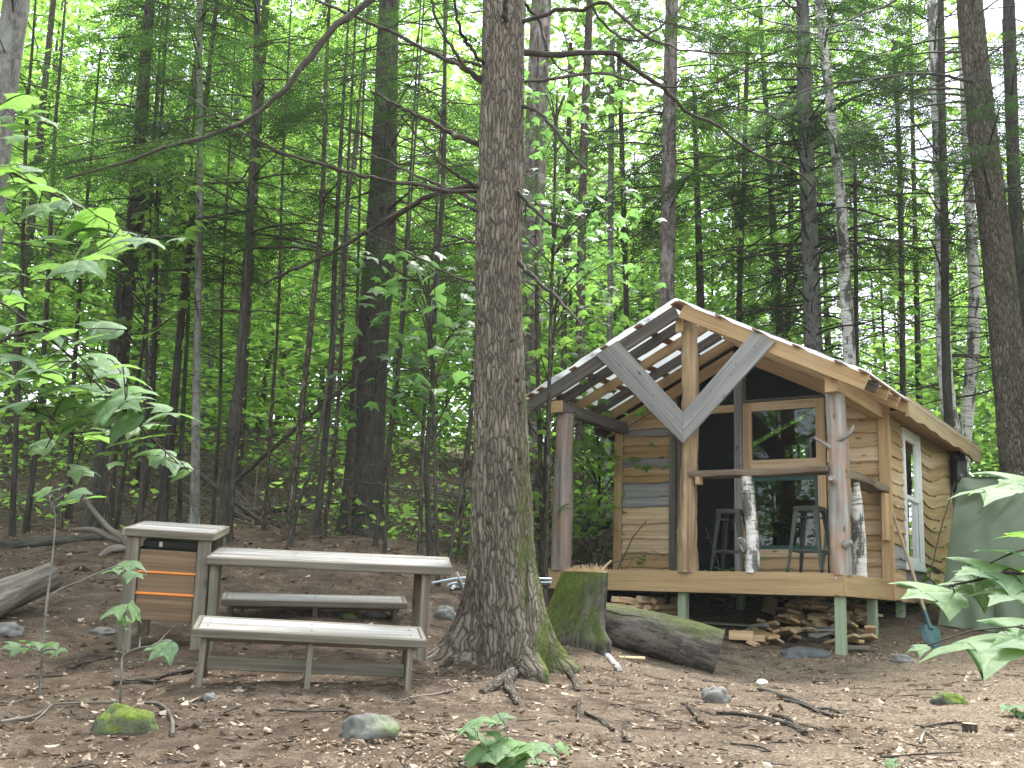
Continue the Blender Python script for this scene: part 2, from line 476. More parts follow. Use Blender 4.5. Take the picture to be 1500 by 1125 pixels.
MAT = {}
MAT['fresh'] = wood('fresh_pine', (.29, .175, .085), (.44, .29, .152), (.54, .38, .22))
MAT['rim'] = wood('planed_pine', (.25, .16, .078), (.36, .245, .128), (.43, .31, .172), var=.12)
MAT['siding'] = wood('live_edge_siding', (.25, .145, .066), (.41, .265, .135), (.53, .37, .205), var=.55)
MAT['greywood'] = wood('weathered_grey_plank', (.13, .125, .12), (.235, .225, .215), (.33, .315, .30), var=.2)
MAT['darkwood'] = wood('old_dark_plank', (.055, .045, .038), (.115, .098, .085), (.20, .175, .155), var=.3)
MAT['green'] = wood('green_treated_post', (.15, .19, .125), (.24, .28, .19), (.33, .36, .25), var=.1, knots=False)
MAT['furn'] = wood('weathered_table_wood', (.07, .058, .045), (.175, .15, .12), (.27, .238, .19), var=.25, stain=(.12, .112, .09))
MAT['furntop'] = wood('skylit_table_top', (.10, .093, .083), (.25, .238, .22), (.37, .357, .335), var=.3, stain=(.14, .128, .108))  # paler than the legs: sky light on the tops put into the colour
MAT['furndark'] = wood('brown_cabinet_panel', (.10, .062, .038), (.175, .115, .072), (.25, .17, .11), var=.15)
MAT['legdark'] = wood('dark_leg_wood', (.07, .052, .038), (.12, .092, .068), (.17, .135, .10), var=.2)  # darker brown wood for back legs, skirts and rails
MAT['purlin'] = wood('rough_purlin', (.16, .085, .045), (.27, .15, .085), (.36, .22, .13), var=.3)
MAT['peeled'] = wood('peeled_post', (.13, .075, .038), (.33, .225, .125), (.47, .35, .22), knots=True, grain=.5, stain=(.15, .09, .05))
MAT['peeledgrey'] = wood('grey_peeled_post', (.11, .095, .085), (.25, .23, .21), (.38, .36, .335), knots=True, grain=.45, stain=(.33, .15, .06))
MAT['peeledbrown'] = wood('brown_grey_post', (.085, .068, .06), (.20, .172, .155), (.32, .27, .235), knots=True, grain=.45, stain=(.27, .13, .065))
MAT['liveedge'] = wood('live_edge_shelf', (.085, .055, .038), (.17, .12, .085), (.30, .23, .165), knots=False)
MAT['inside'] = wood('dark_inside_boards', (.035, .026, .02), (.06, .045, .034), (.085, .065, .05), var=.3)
MAT['endgrain'] = wood('cut_end', (.30, .20, .11), (.42, .30, .17), (.50, .38, .23), knots=False)
MAT['chipwood'] = wood('split_firewood', (.30, .19, .10), (.45, .31, .18), (.58, .44, .28), var=.6)
MAT['barkmain'] = plated_bark('ridged_bark', (.062, .052, .042), (.175, .148, .118), (.275, .238, .192), (40, 40, 4.6), (1.25, -.1, .15, -.28, (.135, .17, .035), .28), .18)
MAT['barkdark'] = bark('dark_bark', (.02, .018, .015), (.052, .046, .039), (.095, .085, .073), (40, 40, 8))
MAT['barkmid'] = plated_bark('brown_bark', (.045, .037, .03), (.11, .092, .074), (.18, .155, .125), (32, 32, 6.0), None, .22)
MAT['barkgrey'] = bark('grey_bark', (.06, .055, .048), (.145, .135, .12), (.22, .205, .185), (30, 30, 9), lichen=(.22, .23, .20))
MAT['barkpink'] = bark('pinkish_bark', (.04, .032, .028), (.12, .098, .088), (.24, .20, .185), (26, 26, 6), lichen=(.27, .235, .22))
MAT['limb'] = bark('dead_limb_bark', (.022, .018, .014), (.052, .043, .034), (.092, .079, .062), (60, 60, 12), bstr=.6)
MAT['barkmossy'] = bark('mossy_stump_bark', (.014, .011, .009), (.05, .044, .037), (.13, .118, .105), (24, 24, 6), moss=(-.55, -.4, .5, -.2, (.095, .13, .022), -1.15))
MAT['barklog'] = bark('mossy_log_bark', (.022, .018, .015), (.06, .052, .044), (.15, .13, .12), (22, 22, 7), moss=(-.1, .0, 1.1, -.32, (.11, .13, .04), 0), lichen=(.14, .125, .105))
MAT['driftwood'] = bark('bleached_dead_wood', (.07, .06, .05), (.145, .125, .105), (.23, .205, .175), (30, 30, 4), bstr=.6)
MAT['birch'] = birch('birch_bark')
MAT['maple'] = leaf('sunlit_maple_leaf', [(.085, .14, .036), (.11, .175, .045), (.14, .215, .06), (.095, .16, .05)], (2.9, 3.1, 2.1), .62)  # brighter maple copy, sunlight put into the leaf colour
MAT['mapledark'] = leaf('shaded_maple_leaf', [(.07, .13, .05), (.085, .155, .06), (.105, .18, .07)], (2.3, 2.6, 1.6), .45)  # darker maple copy, shade put into the leaf colour
MAT['bigleaf'] = leaf('broad_maple_leaf', [(.10, .165, .085), (.12, .19, .095), (.135, .205, .10), (.12, .21, .07)], (2.2, 2.5, 1.1), .38, .6, True, .2)
MAT['hemlock'] = leaf('hemlock_needles', [(.028, .06, .022), (.04, .08, .028), (.055, .10, .034), (.035, .068, .03)], (1.5, 1.7, .9), .35, .8, spec=.15)
MAT['stone'] = plain('grey_stone', (.12, .115, .105), .85, 0, .4, 9)
MAT['slate'] = plain('dark_slate', (.06, .063, .068), .7, 0, .35, 12)
MAT['metal'] = plain('stool_gunmetal', (.075, .075, .068), .42, .6, .15)
MAT['tent'] = plain('olive_nylon', (.105, .142, .085), .55, 0, .08, 3)
MAT['black'] = plain('black_plastic', (.012, .012, .013), .35, 0, .2)
MAT['blackmatte'] = plain('black_screen', (.008, .008, .009), .8, 0, .2)
MAT['white'] = plain('white_vinyl', (.72, .72, .70), .45, 0, .05)
MAT['orange'] = plain('orange_strip', (.72, .22, .035), .55, 0, .08)
MAT['yellow'] = plain('yellow_plastic', (.60, .48, .04), .45, 0, .08)
MAT['teal'] = plain('teal_shovel_paint', (.012, .06, .065), .4, .0, .25)
MAT['greenframe'] = plain('dark_green_sash', (.012, .055, .05), .45)
MAT['alu'] = plain('painted_light_tube', (.38, .43, .47), .4, .3, .1)
MAT['ink'] = plain('printed_ink', (.05, .05, .055), .7)
MAT['handle'] = wood('shovel_handle_wood', (.22, .15, .09), (.32, .23, .145), (.38, .29, .19), knots=False)
MAT['mossrock'] = bark('mossy_rock', (.05, .05, .045), (.10, .097, .09), (.17, .165, .15), (9, 9, 9), moss=(.2, -.2, .9, .1, (.12, .165, .025), 0))
MAT['mossrockbare'] = bark('half_mossy_rock', (.07, .07, .065), (.135, .132, .122), (.21, .205, .19), (9, 9, 9), moss=(.9, -.1, .5, -.42, (.12, .18, .03), 0))

def sheet_mat():
    m, nt, b = mat('white_underlayment')
    tc = N(nt, 'ShaderNodeTexCoord')
    n = noise_tex(nt, tc.outputs['Object'], 3, 4)
    nt.links.new(ramp(nt, n, [(.3, (.50, .51, .54)), (.7, (.62, .62, .64))]), b.inputs['Base Color'])
    b.inputs['Roughness'].default_value = .5
    tr = N(nt, 'ShaderNodeBsdfTranslucent'); tr.inputs[0].default_value = (.62, .64, .68, 1)
    ms = N(nt, 'ShaderNodeMixShader'); ms.inputs[0].default_value = .5
    nt.links.new(b.outputs[0], ms.inputs[1]); nt.links.new(tr.outputs[0], ms.inputs[2])
    nt.links.new(ms.outputs[0], nt.nodes['Material Output'].inputs[0])
    return m
MAT['sheet'] = sheet_mat()

def glass_mat(name, tint):
    m, nt, b = mat(name)
    t = N(nt, 'ShaderNodeBsdfTransparent'); t.inputs[0].default_value = (*tint, 1)
    g = N(nt, 'ShaderNodeBsdfGlossy'); g.inputs['Roughness'].default_value = .01
    fr = N(nt, 'ShaderNodeFresnel'); fr.inputs[0].default_value = 1.5
    ms = N(nt, 'ShaderNodeMixShader')
    nt.links.new(fr.outputs[0], ms.inputs[0]); nt.links.new(t.outputs[0], ms.inputs[1]); nt.links.new(g.outputs[0], ms.inputs[2])
    nt.links.new(ms.outputs[0], nt.nodes['Material Output'].inputs[0])
    return m
MAT['glass'] = glass_mat('window_glass', (.75, .8, .75))
def screen_mat():
    m, nt, b = mat('dark_insect_screen')
    b.inputs['Base Color'].default_value = (.006, .0065, .009, 1); b.inputs['Roughness'].default_value = .8; b.inputs['Specular IOR Level'].default_value = .1
    t = N(nt, 'ShaderNodeBsdfTransparent'); ms = N(nt, 'ShaderNodeMixShader'); ms.inputs[0].default_value = .72
    nt.links.new(t.outputs[0], ms.inputs[1]); nt.links.new(b.outputs[0], ms.inputs[2]); nt.links.new(ms.outputs[0], nt.nodes['Material Output'].inputs[0])
    return m
MAT['screen'] = screen_mat()

def ground_mat():
    m, nt, b = mat('forest_floor')
    tc = N(nt, 'ShaderNodeTexCoord'); o = tc.outputs['Object']
    big = noise_tex(nt, o, .55, 4, .6)
    midn = noise_tex(nt, o, 5, 6, .65)
    fine = noise_tex(nt, o, 45, 5, .7)
    vf = noise_tex(nt, scaled(nt, o, (150, 60, 60)), 1, 3, .7)
    soil = ramp(nt, midn, [(.3, (.06, .043, .031)), (.5, (.12, .088, .064)), (.7, (.19, .147, .11))])
    tan = ramp(nt, fine, [(.3, (.125, .095, .068)), (.5, (.225, .178, .13)), (.68, (.34, .28, .21))])
    sx = N(nt, 'ShaderNodeSeparateXYZ'); nt.links.new(o, sx.inputs[0])
    # trampled, chip-strewn soil in front of the cabin; darker needle mould elsewhere
    f = mth(nt, 'ADD', mth(nt, 'MULTIPLY', sx.outputs[0], .16), mth(nt, 'MULTIPLY', mth(nt, 'SUBTRACT', big, .5), 2.2))
    f = mth(nt, 'ADD', f, mth(nt, 'MULTIPLY', mth(nt, 'SUBTRACT', midn, .5), 1.6))
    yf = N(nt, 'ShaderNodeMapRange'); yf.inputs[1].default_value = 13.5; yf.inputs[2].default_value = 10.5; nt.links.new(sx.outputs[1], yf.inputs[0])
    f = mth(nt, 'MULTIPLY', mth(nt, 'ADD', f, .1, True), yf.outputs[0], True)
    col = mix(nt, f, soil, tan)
    mottle = ramp(nt, fine, [(.32, (.55, .55, .55)), (.5, (1, 1, 1)), (.7, (1.35, 1.3, 1.25))])  # soil tone mottled by fine noise
    col = mix(nt, 1.0, col, mottle, 'MULTIPLY')
    micro = noise_tex(nt, o, 170, 4, .75)
    col = mix(nt, 1.0, col, ramp(nt, micro, [(.35, (.45, .43, .42)), (.5, (1, 1, 1)), (.66, (1.6, 1.55, 1.5))]), 'MULTIPLY')
    fl = ramp(nt, vf, [(.66, (0, 0, 0)), (.74, (.7, .7, .7))])
    col = mix(nt, fl, col, (.30, .23, .165))
    nt.links.new(col, b.inputs['Base Color']); b.inputs['Roughness'].default_value = .95; b.inputs['Specular IOR Level'].default_value = .1
    h = mth(nt, 'ADD', mth(nt, 'MULTIPLY', midn, 1.0), mth(nt, 'ADD', mth(nt, 'MULTIPLY', fine, .5), mth(nt, 'MULTIPLY', mth(nt, 'ADD', vf, micro), .25)))
    bump(nt, b, h, 1.0, .05)
    return m
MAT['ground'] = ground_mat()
MAT['litter'] = leaf('dry_leaf_litter', [(.08, .054, .036), (.16, .112, .075), (.27, .205, .145), (.12, .082, .055), (.40, .335, .26)], (1, .8, .6), .15, .7, spec=.2)
MAT['chips'] = leaf('wood_chips', [(.26, .185, .12), (.36, .275, .185), (.19, .135, .085), (.46, .375, .28)], (1, .9, .7), .05, .8, spec=.1)

# ------------------------------------------------------------------ ground sheet
def axis(lo, flo, fhi, hi, step, grow):
    a = list(np.arange(flo, fhi, step)); s = step
    while a[-1] < hi: s *= grow; a.append(a[-1] + s)
    s = step; b = [flo]
    while b[-1] > lo: s *= grow; b.append(b[-1] - s)
    return np.array(b[:0:-1] + a)
gx = axis(-120, -6.5, 7.0, 120, .06, 1.12)
gy = axis(-120, 4.0, 14.5, 120, .06, 1.10)
X, Y = np.meshgrid(gx, gy)
Zg = gz(X.ravel(), Y.ravel())
jit = np.array([mnoise.noise((a * 3.1, b * 3.1, 0)) * .02 + mnoise.noise((a * 9, b * 9, 3)) * .012 for a, b in zip(X.ravel(), Y.ravel())])
nx, ny = len(gx), len(gy)
ii = (np.arange(ny - 1)[:, None] * nx + np.arange(nx - 1)[None]).ravel()
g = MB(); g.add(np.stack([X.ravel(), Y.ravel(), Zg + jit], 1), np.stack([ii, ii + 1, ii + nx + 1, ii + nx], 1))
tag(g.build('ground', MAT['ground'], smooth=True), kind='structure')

# ------------------------------------------------------------------ cabin
W, DP, VB, SL, RW = 3.64, 1.75, 5.6, .4895, 2.95       # width, porch depth, length, roof slope, underside of rafters at the ridge
cabin = empty('cabin', CO, 'small wooden cabin with live edge siding, open gabled porch and stilts', 'cabin', rz=-CYAW)
ident = lambda a, b, d: (a, d, b)                        # local (u, v, w)

def under(u):  # underside of rafters
    return RW - SL * abs(u - 1.82)

def part(name, mb, m, parent=cabin, label=None, smooth=False):
    o = mb.build(name, m, parent, smooth)
    if label: o['label'] = label
    return o

def bd(name, p0, p1, w, t, m, up=(0, 0, 1), label=None, parent=cabin):
    mb = MB(); board(mb, p0, p1, w, t, up); return part(name, mb, m, parent, label)

# deck: boards, rim joists, stilts
mb = MB()
v = .0
while v < DP + .02:
    board(mb, (.02, v + .09, -.02), (W - .02, v + .09, -.02), .136, .028, (0, 1, 0)); v += .14
part('porch_deck', mb, MAT['greywood'])
bd('rim_joist', (0, -.02, -.12), (W, -.02, -.12), .24, .042, MAT['rim'])
bd('rim_joist', (W + .001, -.041, -.12), (W + .001, DP - .02, -.122), .236, .042, MAT['rim'])
bd('rim_joist', (0.02, .005, -.12), (0.02, VB, -.122), .236, .042, MAT['rim'])
mb = MB(); board(mb, (.05, DP + .1 + (VB - DP) / 2 - .05, -.14), (W - .05, DP + .05 + (VB - DP) / 2, -.14), VB - DP - .1, .06, (0, 1, 0)); part('cabin_floor', mb, MAT['inside'])
mb = MB()
for vv in (.5, 1.0, 1.5, 2.2, 3.0, 3.8, 4.6): board(mb, (.06, vv, -.16), (W - .05, vv, -.16), .15, .04)
part('joists', mb, MAT['darkwood']).name = 'joist_frame'
stilts = [(on_v(1001, 895, .08)[0], .08), (3.565, .06), (3.56, on_u(1278, 900, 3.56)[0]), (3.56, on_u(1320, 905, 3.56)[0]), (.12, .08), (.12, DP), (1.8, DP), (.12, 3.6), (1.8, 3.6), (3.5, 3.7), (.12, 5.4), (3.5, 5.4)]
for u, v in stilts:
    q = cab(u, v, 0); bz = gz1(q[0], q[1]) - CO[2] - .12
    bd('stilt', (u, v, bz), (u, v, -.235 if v < .5 else -.242), .1, .1, MAT['green'], (1, 0, 0))
mb = MB(); tube(mb, [(3.56, -.044, -.05), (3.56, -.05, -.05)], .012, 8); part('bolt', mb, MAT['alu'])

# live edge siding: real lapped boards
def siding(name, fn, a0, a1, hs, mats, mis, clip=None, wav=.02, seg=None, sag=None, label=None, lf_=5.0):
    """boards between heights hs; fn(a, d, h) -> local point; clip(h) -> (lo, hi)"""
    mb = MB()
    for i in range(len(hs) - 1):
        hb, ht = hs[i], hs[i + 1] + .03
        lo0, hi0 = clip(hb) if clip else (a0, a1); lo1, hi1 = clip(ht - .03) if clip else (a0, a1)
        if hi0 - lo0 < .03: continue
        if hi1 - lo1 < .0: m_ = (lo0 + hi0) / 2; lo1 = hi1 = m_
        n = seg or max(8, int((hi0 - lo0) / .035))
        t = np.linspace(0, 1, n)
        ph = RNG.uniform(0, 6.28, 5)
        xa = lo0 + (hi0 - lo0) * t; xb = lo1 + (hi1 - lo1) * t
        wv = wav * (.7 * np.sin(xa * lf_ + ph[0]) + .45 * np.sin(xa * lf_ * 2.3 + ph[1]) + .2 * np.sin(xa * 27 + ph[2]))
        if RNG.random() < .4:  # a knot swelling on the live edge
            c = lo0 + (hi0 - lo0) * RNG.uniform(.2, .8); wv -= wav * 1.3 * np.exp(-((xa - c) / .05) ** 2)
        sg = sag(xa, hb) if sag else 0
        sgt = sag(xb, ht) if sag else 0
        rows = []
        for (x_, h_, d_) in ((xb, ht + sgt + 0 * xb, .006), (xa, hb + wv + sg + .015, .036), (xa, hb + wv + sg, .034), (xa, hb + wv + sg, .0)):
            rows.append([fn(p, d_, q) for p, q in zip(x_, h_)])
        V = np.array(rows).reshape(-1, 3)
        j = np.arange(n - 1)
        F = np.concatenate([np.stack([r * n + j, r * n + j + 1, (r + 1) * n + j + 1, (r + 1) * n + j], 1) for r in range(3)])
        off = RNG.uniform(-20, 20, 3)
        bcs = np.concatenate([np.stack([h_ + 0 * x_, 0 * x_ + d_, x_], 1) for (x_, h_, d_) in ((xb, ht + 0 * xb, .0), (xa, hb + wv, .026), (xa, hb + wv, .024), (xa, hb + wv, .0))]) + off
        mb.add(V, F, bcs, mis[i % len(mis)])
    o = mb.build(name, mats, cabin)
    if a1 > a0:
        for i in range(len(hs) - 1):
            for a_ in (a0 + .035, a1 - .035):
                h_ = hs[i] + (hs[i + 1] - hs[i]) * .42 + RNG.normal(0, .008); c_ = np.array(fn(a_, .029, h_)); e_ = np.array(fn(a_, .033, h_))
                nb = MB(); tube(nb, [c_, e_], .0055, 6); nb.build('nail', MAT['ink'], o)
    return o

front = lambda a, d, h: (a, DP - d, h)
side = lambda a, d, h: (W + d, a, h)
hs_l = [-.02, .10, .29, .48, .69, .92, 1.05, 1.25, 1.34, 1.47, 1.59, 1.76, 1.89, 1.99]
roof_clip_l = lambda h: (max(.10, 1.82 - (RW - h) / SL), .90)
siding('front_siding', front, .10, .81, hs_l, [MAT['siding'], MAT['greywood']], [0, 0, 0, 0, 0, 1, 1, 0, 0, 1, 0, 0, 1], wav=.013)
siding('gable_siding', front, 0, 0, [1.985, 2.12, 2.3, 2.48, 2.56], [MAT['siding']], [0], clip=roof_clip_l, wav=.013)
hs_r = [-.02, .15, .34, .52, .71, .88, 1.07, 1.24, 1.42, 1.6, 1.78, 1.95, 2.12]
siding('front_siding', front, 2.95, 3.58, hs_r, [MAT['siding']], [0], clip=lambda h: (2.95, min(3.58, 1.82 + (RW + .06 - h) / SL)), wav=.011)
siding('gable_siding', front, 0, 0, [2.11, 2.25, 2.40], [MAT['siding']], [0], clip=lambda h: (2.98, min(3.58, 1.82 + (RW + .05 - h) / SL)), wav=.011)
siding('front_siding', front, 1.86, 2.93, [-.02, .10, .25], [MAT['siding']], [0], wav=.01)
WV0, WV1, WH0, WH1 = 2.60, 3.42, .20, 1.96
def sag_side(x, h):
    return -.10 * np.clip((x - 3.4) / 1.0, 0, 1) ** 1.5 * np.sin(h * 1.7 + 1.2) - .09 * np.sin((x - 3.2) * 2.0) * (x > 3.4) * (h > .3) * (h < 1.9)
hs_s = [-.24, -.05, .14, .26, .44, .58, .76, .90, 1.04, 1.2, 1.36, 1.52, 1.7, 1.86, 2.0, 2.1]
m_s = [0, 0, 1, 1, 0, 0, 0, 0, 0, 0, 0, 0, 0, 0, 0]
siding('side_siding', side, DP, WV0 - .05, hs_s, [MAT['siding'], MAT['greywood']], m_s, wav=.012)
hs_s2 = [-.24, -.02, .12, .30, .48, .68, .86, 1.0, 1.16, 1.30, 1.5, 1.66, 1.84, 2.0, 2.1]
siding('side_siding', side, WV1 + .05, VB, hs_s2, [MAT['siding'], MAT['greywood']], [0, 1] + [0] * 12, wav=.02, sag=sag_side, lf_=2.6)
siding('side_siding', side, WV0 - .05, WV1 + .05, [-.24, -.02, .15], [MAT['siding'], MAT['greywood']], [0, 1], wav=.012)
siding('side_siding', side, WV0 - .05, WV1 + .05, [2.0, 2.1], [MAT['siding']], [0], wav=.01)
# sheathing behind the siding, rear and left walls
mb = MB()
def panel(mb, fn, a0, a1, h0, h1, d0, d1):
    prism(mb, [(a0, h0), (a1, h0), (a1, h1), (a0, h1)], d0, d1, lambda a, h, d: fn(a, d, h))
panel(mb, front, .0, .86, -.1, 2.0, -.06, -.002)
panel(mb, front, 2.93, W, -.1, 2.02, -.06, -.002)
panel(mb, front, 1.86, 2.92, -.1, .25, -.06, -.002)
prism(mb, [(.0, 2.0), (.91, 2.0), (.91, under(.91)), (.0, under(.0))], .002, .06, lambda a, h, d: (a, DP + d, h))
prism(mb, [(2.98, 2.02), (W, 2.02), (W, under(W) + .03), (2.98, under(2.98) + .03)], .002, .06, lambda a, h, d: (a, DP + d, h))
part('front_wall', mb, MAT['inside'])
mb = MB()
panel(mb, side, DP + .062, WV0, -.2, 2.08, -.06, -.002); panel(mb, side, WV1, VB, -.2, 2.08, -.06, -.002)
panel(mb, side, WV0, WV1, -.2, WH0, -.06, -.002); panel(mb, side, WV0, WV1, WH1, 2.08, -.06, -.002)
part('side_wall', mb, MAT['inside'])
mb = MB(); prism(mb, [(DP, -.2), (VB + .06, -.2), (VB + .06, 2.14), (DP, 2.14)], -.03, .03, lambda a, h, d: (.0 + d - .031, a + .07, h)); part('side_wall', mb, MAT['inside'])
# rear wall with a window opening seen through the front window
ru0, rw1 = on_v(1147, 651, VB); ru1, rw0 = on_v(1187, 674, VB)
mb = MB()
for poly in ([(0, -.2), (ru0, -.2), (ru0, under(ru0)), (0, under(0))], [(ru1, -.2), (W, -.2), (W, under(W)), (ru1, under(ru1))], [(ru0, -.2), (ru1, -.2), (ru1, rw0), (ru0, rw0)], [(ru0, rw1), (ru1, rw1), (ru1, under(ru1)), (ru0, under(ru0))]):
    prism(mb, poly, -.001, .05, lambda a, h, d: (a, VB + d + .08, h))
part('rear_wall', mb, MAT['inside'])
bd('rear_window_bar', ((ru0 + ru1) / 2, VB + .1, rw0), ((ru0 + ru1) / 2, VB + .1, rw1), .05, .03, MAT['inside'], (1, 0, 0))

# corner boards and trim
bd('corner_board', (.04, DP - .045, -.02), (.04, DP - .045, 2.02), .118, .03, MAT['fresh'], (1, 0, 0))
bd('corner_board', (.86, DP - .04, 0), (.86, DP - .04, 2.22), .09, .035, MAT['darkwood'], (1, 0, 0))
bd('corner_board', (3.655, DP - .045, -.24), (3.655, DP - .045, 2.07), .135, .032, MAT['fresh'], (1, 0, 0))
bd('corner_board', (W + .045, DP + .045, -.24), (W + .045, DP + .045, 2.05), .12, .032, MAT['fresh'], (0, 1, 0))
bd('end_block', (W + .03, DP - .12, .45), (W + .03, DP - .12, 1.01), .24, .045, MAT['fresh'], (0, 1, 0), 'short upright plank closing the end of the side bar')
bd('door_post', (.945, DP - .01, 0), (.945, DP - .01, 2.2), .05, .07, MAT['darkwood'], (1, 0, 0))
bd('door_post', (1.797, DP - .03, 0), (1.797, DP - .03, 2.85), .10, .09, MAT['greywood'], (1, 0, 0), 'weathered grey post between door opening and window')
bd('door_header', (.98, DP - .02, 2.19), (1.745, DP - .02, 2.19), .10, .05, MAT['fresh'])
# screened door and gable openings
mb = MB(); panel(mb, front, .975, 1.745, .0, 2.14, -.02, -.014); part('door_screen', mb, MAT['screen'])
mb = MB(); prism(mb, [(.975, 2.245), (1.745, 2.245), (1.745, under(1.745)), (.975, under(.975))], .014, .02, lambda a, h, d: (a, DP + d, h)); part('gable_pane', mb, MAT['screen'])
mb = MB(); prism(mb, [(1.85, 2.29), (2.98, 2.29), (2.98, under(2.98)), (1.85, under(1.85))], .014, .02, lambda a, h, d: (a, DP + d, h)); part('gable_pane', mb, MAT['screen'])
bd('gable_frame', (1.85, DP - .012, 2.275), (3.2, DP - .012, 2.275), .03, .04, MAT['darkwood'])
bd('gable_frame', (1.87, DP - .012, 2.29), (1.87, DP - .012, under(1.87) - .01), .035, .035, MAT['darkwood'], (1, 0, 0))
# gable rafters on the front wall
for s in (-1, 1):
    a = np.array([1.82 + s * .05, DP - .075, under(1.87) - .035]); b = np.array([1.82 + s * 1.9, DP - .075, under(1.82 + 1.9) - .035])
    bd('gable_rafter', a, b, .15, .036, MAT['fresh'])
# upper window
def frame4(name, fn, a0, a1, h0, h1, wd, d0, d1, m, parent=cabin):
    mb = MB()
    for (p, q, r, s) in ((a0, a0 + wd, h0, h1), (a1 - wd, a1, h0, h1), (a0 + wd, a1 - wd, h0, h0 + wd), (a0 + wd, a1 - wd, h1 - wd, h1)):
        prism(mb, [(p, r), (q, r), (q, s), (p, s)], d0, d1, lambda a, h, d: fn(a, d, h), along=(0, 1) if q - p < s - r else (1, 0))
    return part(name, mb, m, parent)
fr = frame4('window_frame', front, 1.853, 2.93, 1.375, 2.25, .115, -.02, .03, MAT['fresh'])
mb = MB(); panel(mb, front, 1.968, 2.815, 1.49, 2.135, .0, .005); part('pane', mb, MAT['glass'], fr)
fr = frame4('window_frame', front, 1.853, 2.93, .25, 1.37, .10, -.02, .026, MAT['fresh'])
fr2 = frame4('sash', front, 1.953, 2.83, .35, 1.27, .05, -.02, .012, MAT['greenframe'], fr)
mb = MB(); panel(mb, front, 2.003, 2.78, .40, 1.22, -.006, -.001); part('pane', mb, MAT['glass'], fr)
# side window, white double hung
fr = frame4('window_frame', side, WV0 - .05, WV1 + .05, WH0, WH1, .075, .0, .045, MAT['white'])
mb = MB(); panel(mb, side, WV0 - .08, WV1 + .08, WH0 - .045, WH0 - .002, .0, .075); part('sill', mb, MAT['white'], fr)
mid = 1.08
for h0, h1, d in ((WH0 + .075, mid + .02, -.025), (mid - .02, WH1 - .075, -.001)):
    s_ = frame4('sash', side, WV0 + .025, WV1 - .025, h0, h1, .055, d - .02, d + .02, MAT['white'], fr)
    mb = MB(); panel(mb, side, WV0 + .08, WV1 - .08, h0 + .055, h1 - .055, d - .003, d + .003); part('pane', mb, MAT['glass'], s_)

# posts, beams
def post(name, u, v, w0, w1, r0, r1, m, parent=cabin, lean=(0, 0), seg=26, amp=.05, label=None, n=90, lump=.08):
    t = np.linspace(0, 1, n)[:, None]
    ph = RNG.uniform(0, 6.28, 2)
    pts = np.array([u, v, w0]) + t * np.array([lean[0], lean[1], w1 - w0]) + np.concatenate([.012 * np.sin(t * 5 + ph[0]), .012 * np.sin(t * 4 + ph[1]), 0 * t], 1)
    sd_ = RNG.uniform(0, 50)
    w_ = wob((amp, 2, 1.7), (amp * .6, 3, 4), (amp * .35, 7, 9), (amp * .2, 11, 14))
    nn = np.vectorize(lambda a, b: mnoise.noise((math.cos(a) * 1.6, math.sin(a) * 1.6, b * 5 + sd_)) + .6 * mnoise.noise((math.cos(a) * 4, math.sin(a) * 4, b * 9 + sd_)) + .45 * mnoise.noise((math.cos(a) * 9, math.sin(a) * 9, b * 6 + sd_)))
    mb = MB(); tube(mb, pts, (r0 + (r1 - r0) * t[:, 0]), seg, True, lambda th, L: w_(th, L) + lump * nn(th, L))
    return part(name, mb, m, parent, label, True)
post('porch_post', .13, .06, -.02, 1.94, .125, .115, MAT['peeledbrown'], label='grey brown peeled log post at the left end of the porch')
cpo = post('porch_post', 1.845, .03, -.02, 2.93, .112, .092, MAT['peeled'], amp=.06, n=130, lump=.15, label='yellow peeled log post in the middle of the porch')
rp = post('porch_post', 3.585, .06, -.02, 1.94, .122, .098, MAT['peeledgrey'], lean=(-.01, 0), amp=.06, label='grey peeled log post with branch stubs at the right end of the porch')
def stub(pts, n, rad, seg, m, pr):
    mb = MB(); tube(mb, smooth_path(pts, n), rad, seg); part('branch_stub', mb, m, pr, smooth=True)
stub([(3.60, -.02, 1.42), (3.74, -.07, 1.47), (3.80, -.09, 1.56)], 8, [.04, .036, .03, .028, .024, .02, .016, .008], 8, MAT['peeledgrey'], rp)
stub([(3.53, -.03, 1.34), (3.44, -.10, 1.40), (3.38, -.13, 1.44)], 6, [.03, .022, .016, .014, .012, .01], 8, MAT['peeledgrey'], rp)
stub([(3.56, -.05, .98), (3.55, -.12, 1.0)], 4, [.05, .045, .04, .03], 10, MAT['peeledgrey'], rp)
stub([(3.66, -.02, .30), (3.73, -.05, .33)], 4, [.05, .045, .036, .02], 10, MAT['peeledgrey'], rp)
bd('cap_block', (1.78, -.10, 2.80), (1.78, -.10, 2.97), .09, .05, MAT['fresh'], (1, 0, 0))
bd('side_beam', (.13, -.12, 2.005), (.13, DP - .06, 2.005), .145, .13, MAT['darkwood'], label='dark old beam along the left side of the porch')
bd('beam_end', (.13, -.165, 2.005), (.13, -.122, 2.005), .15, .15, MAT['fresh'])
bd('side_beam', (3.585, -.14, 2.01), (3.585, DP - .06, 2.01), .16, .15, MAT['fresh'])
# rafters
rv = [-.2, .22, .66, 1.12, 1.52]
lm = ['darkwood', 'darkwood', 'fresh', 'darkwood', 'fresh']; rm = ['fresh', 'darkwood', 'fresh', 'fresh', 'fresh']
RD = .165
TOPW = RW + RD / math.cos(math.atan(SL))                 # rafter top at the ridge
for i, v in enumerate(rv):
    for s, mm in ((-1, lm[i]), (1, rm[i])):
        ue = -.24 if s < 0 else 3.98
        rd = RD if i == 0 else .125
        off = TOPW - rd / 2 / math.cos(math.atan(SL)) - .003 * (i % 2)
        u0 = 1.82 + s * .03
        bd('rafter', (u0, v, off - SL * .03), (ue, v, off - SL * abs(ue - 1.82)), rd, .04, MAT[mm])
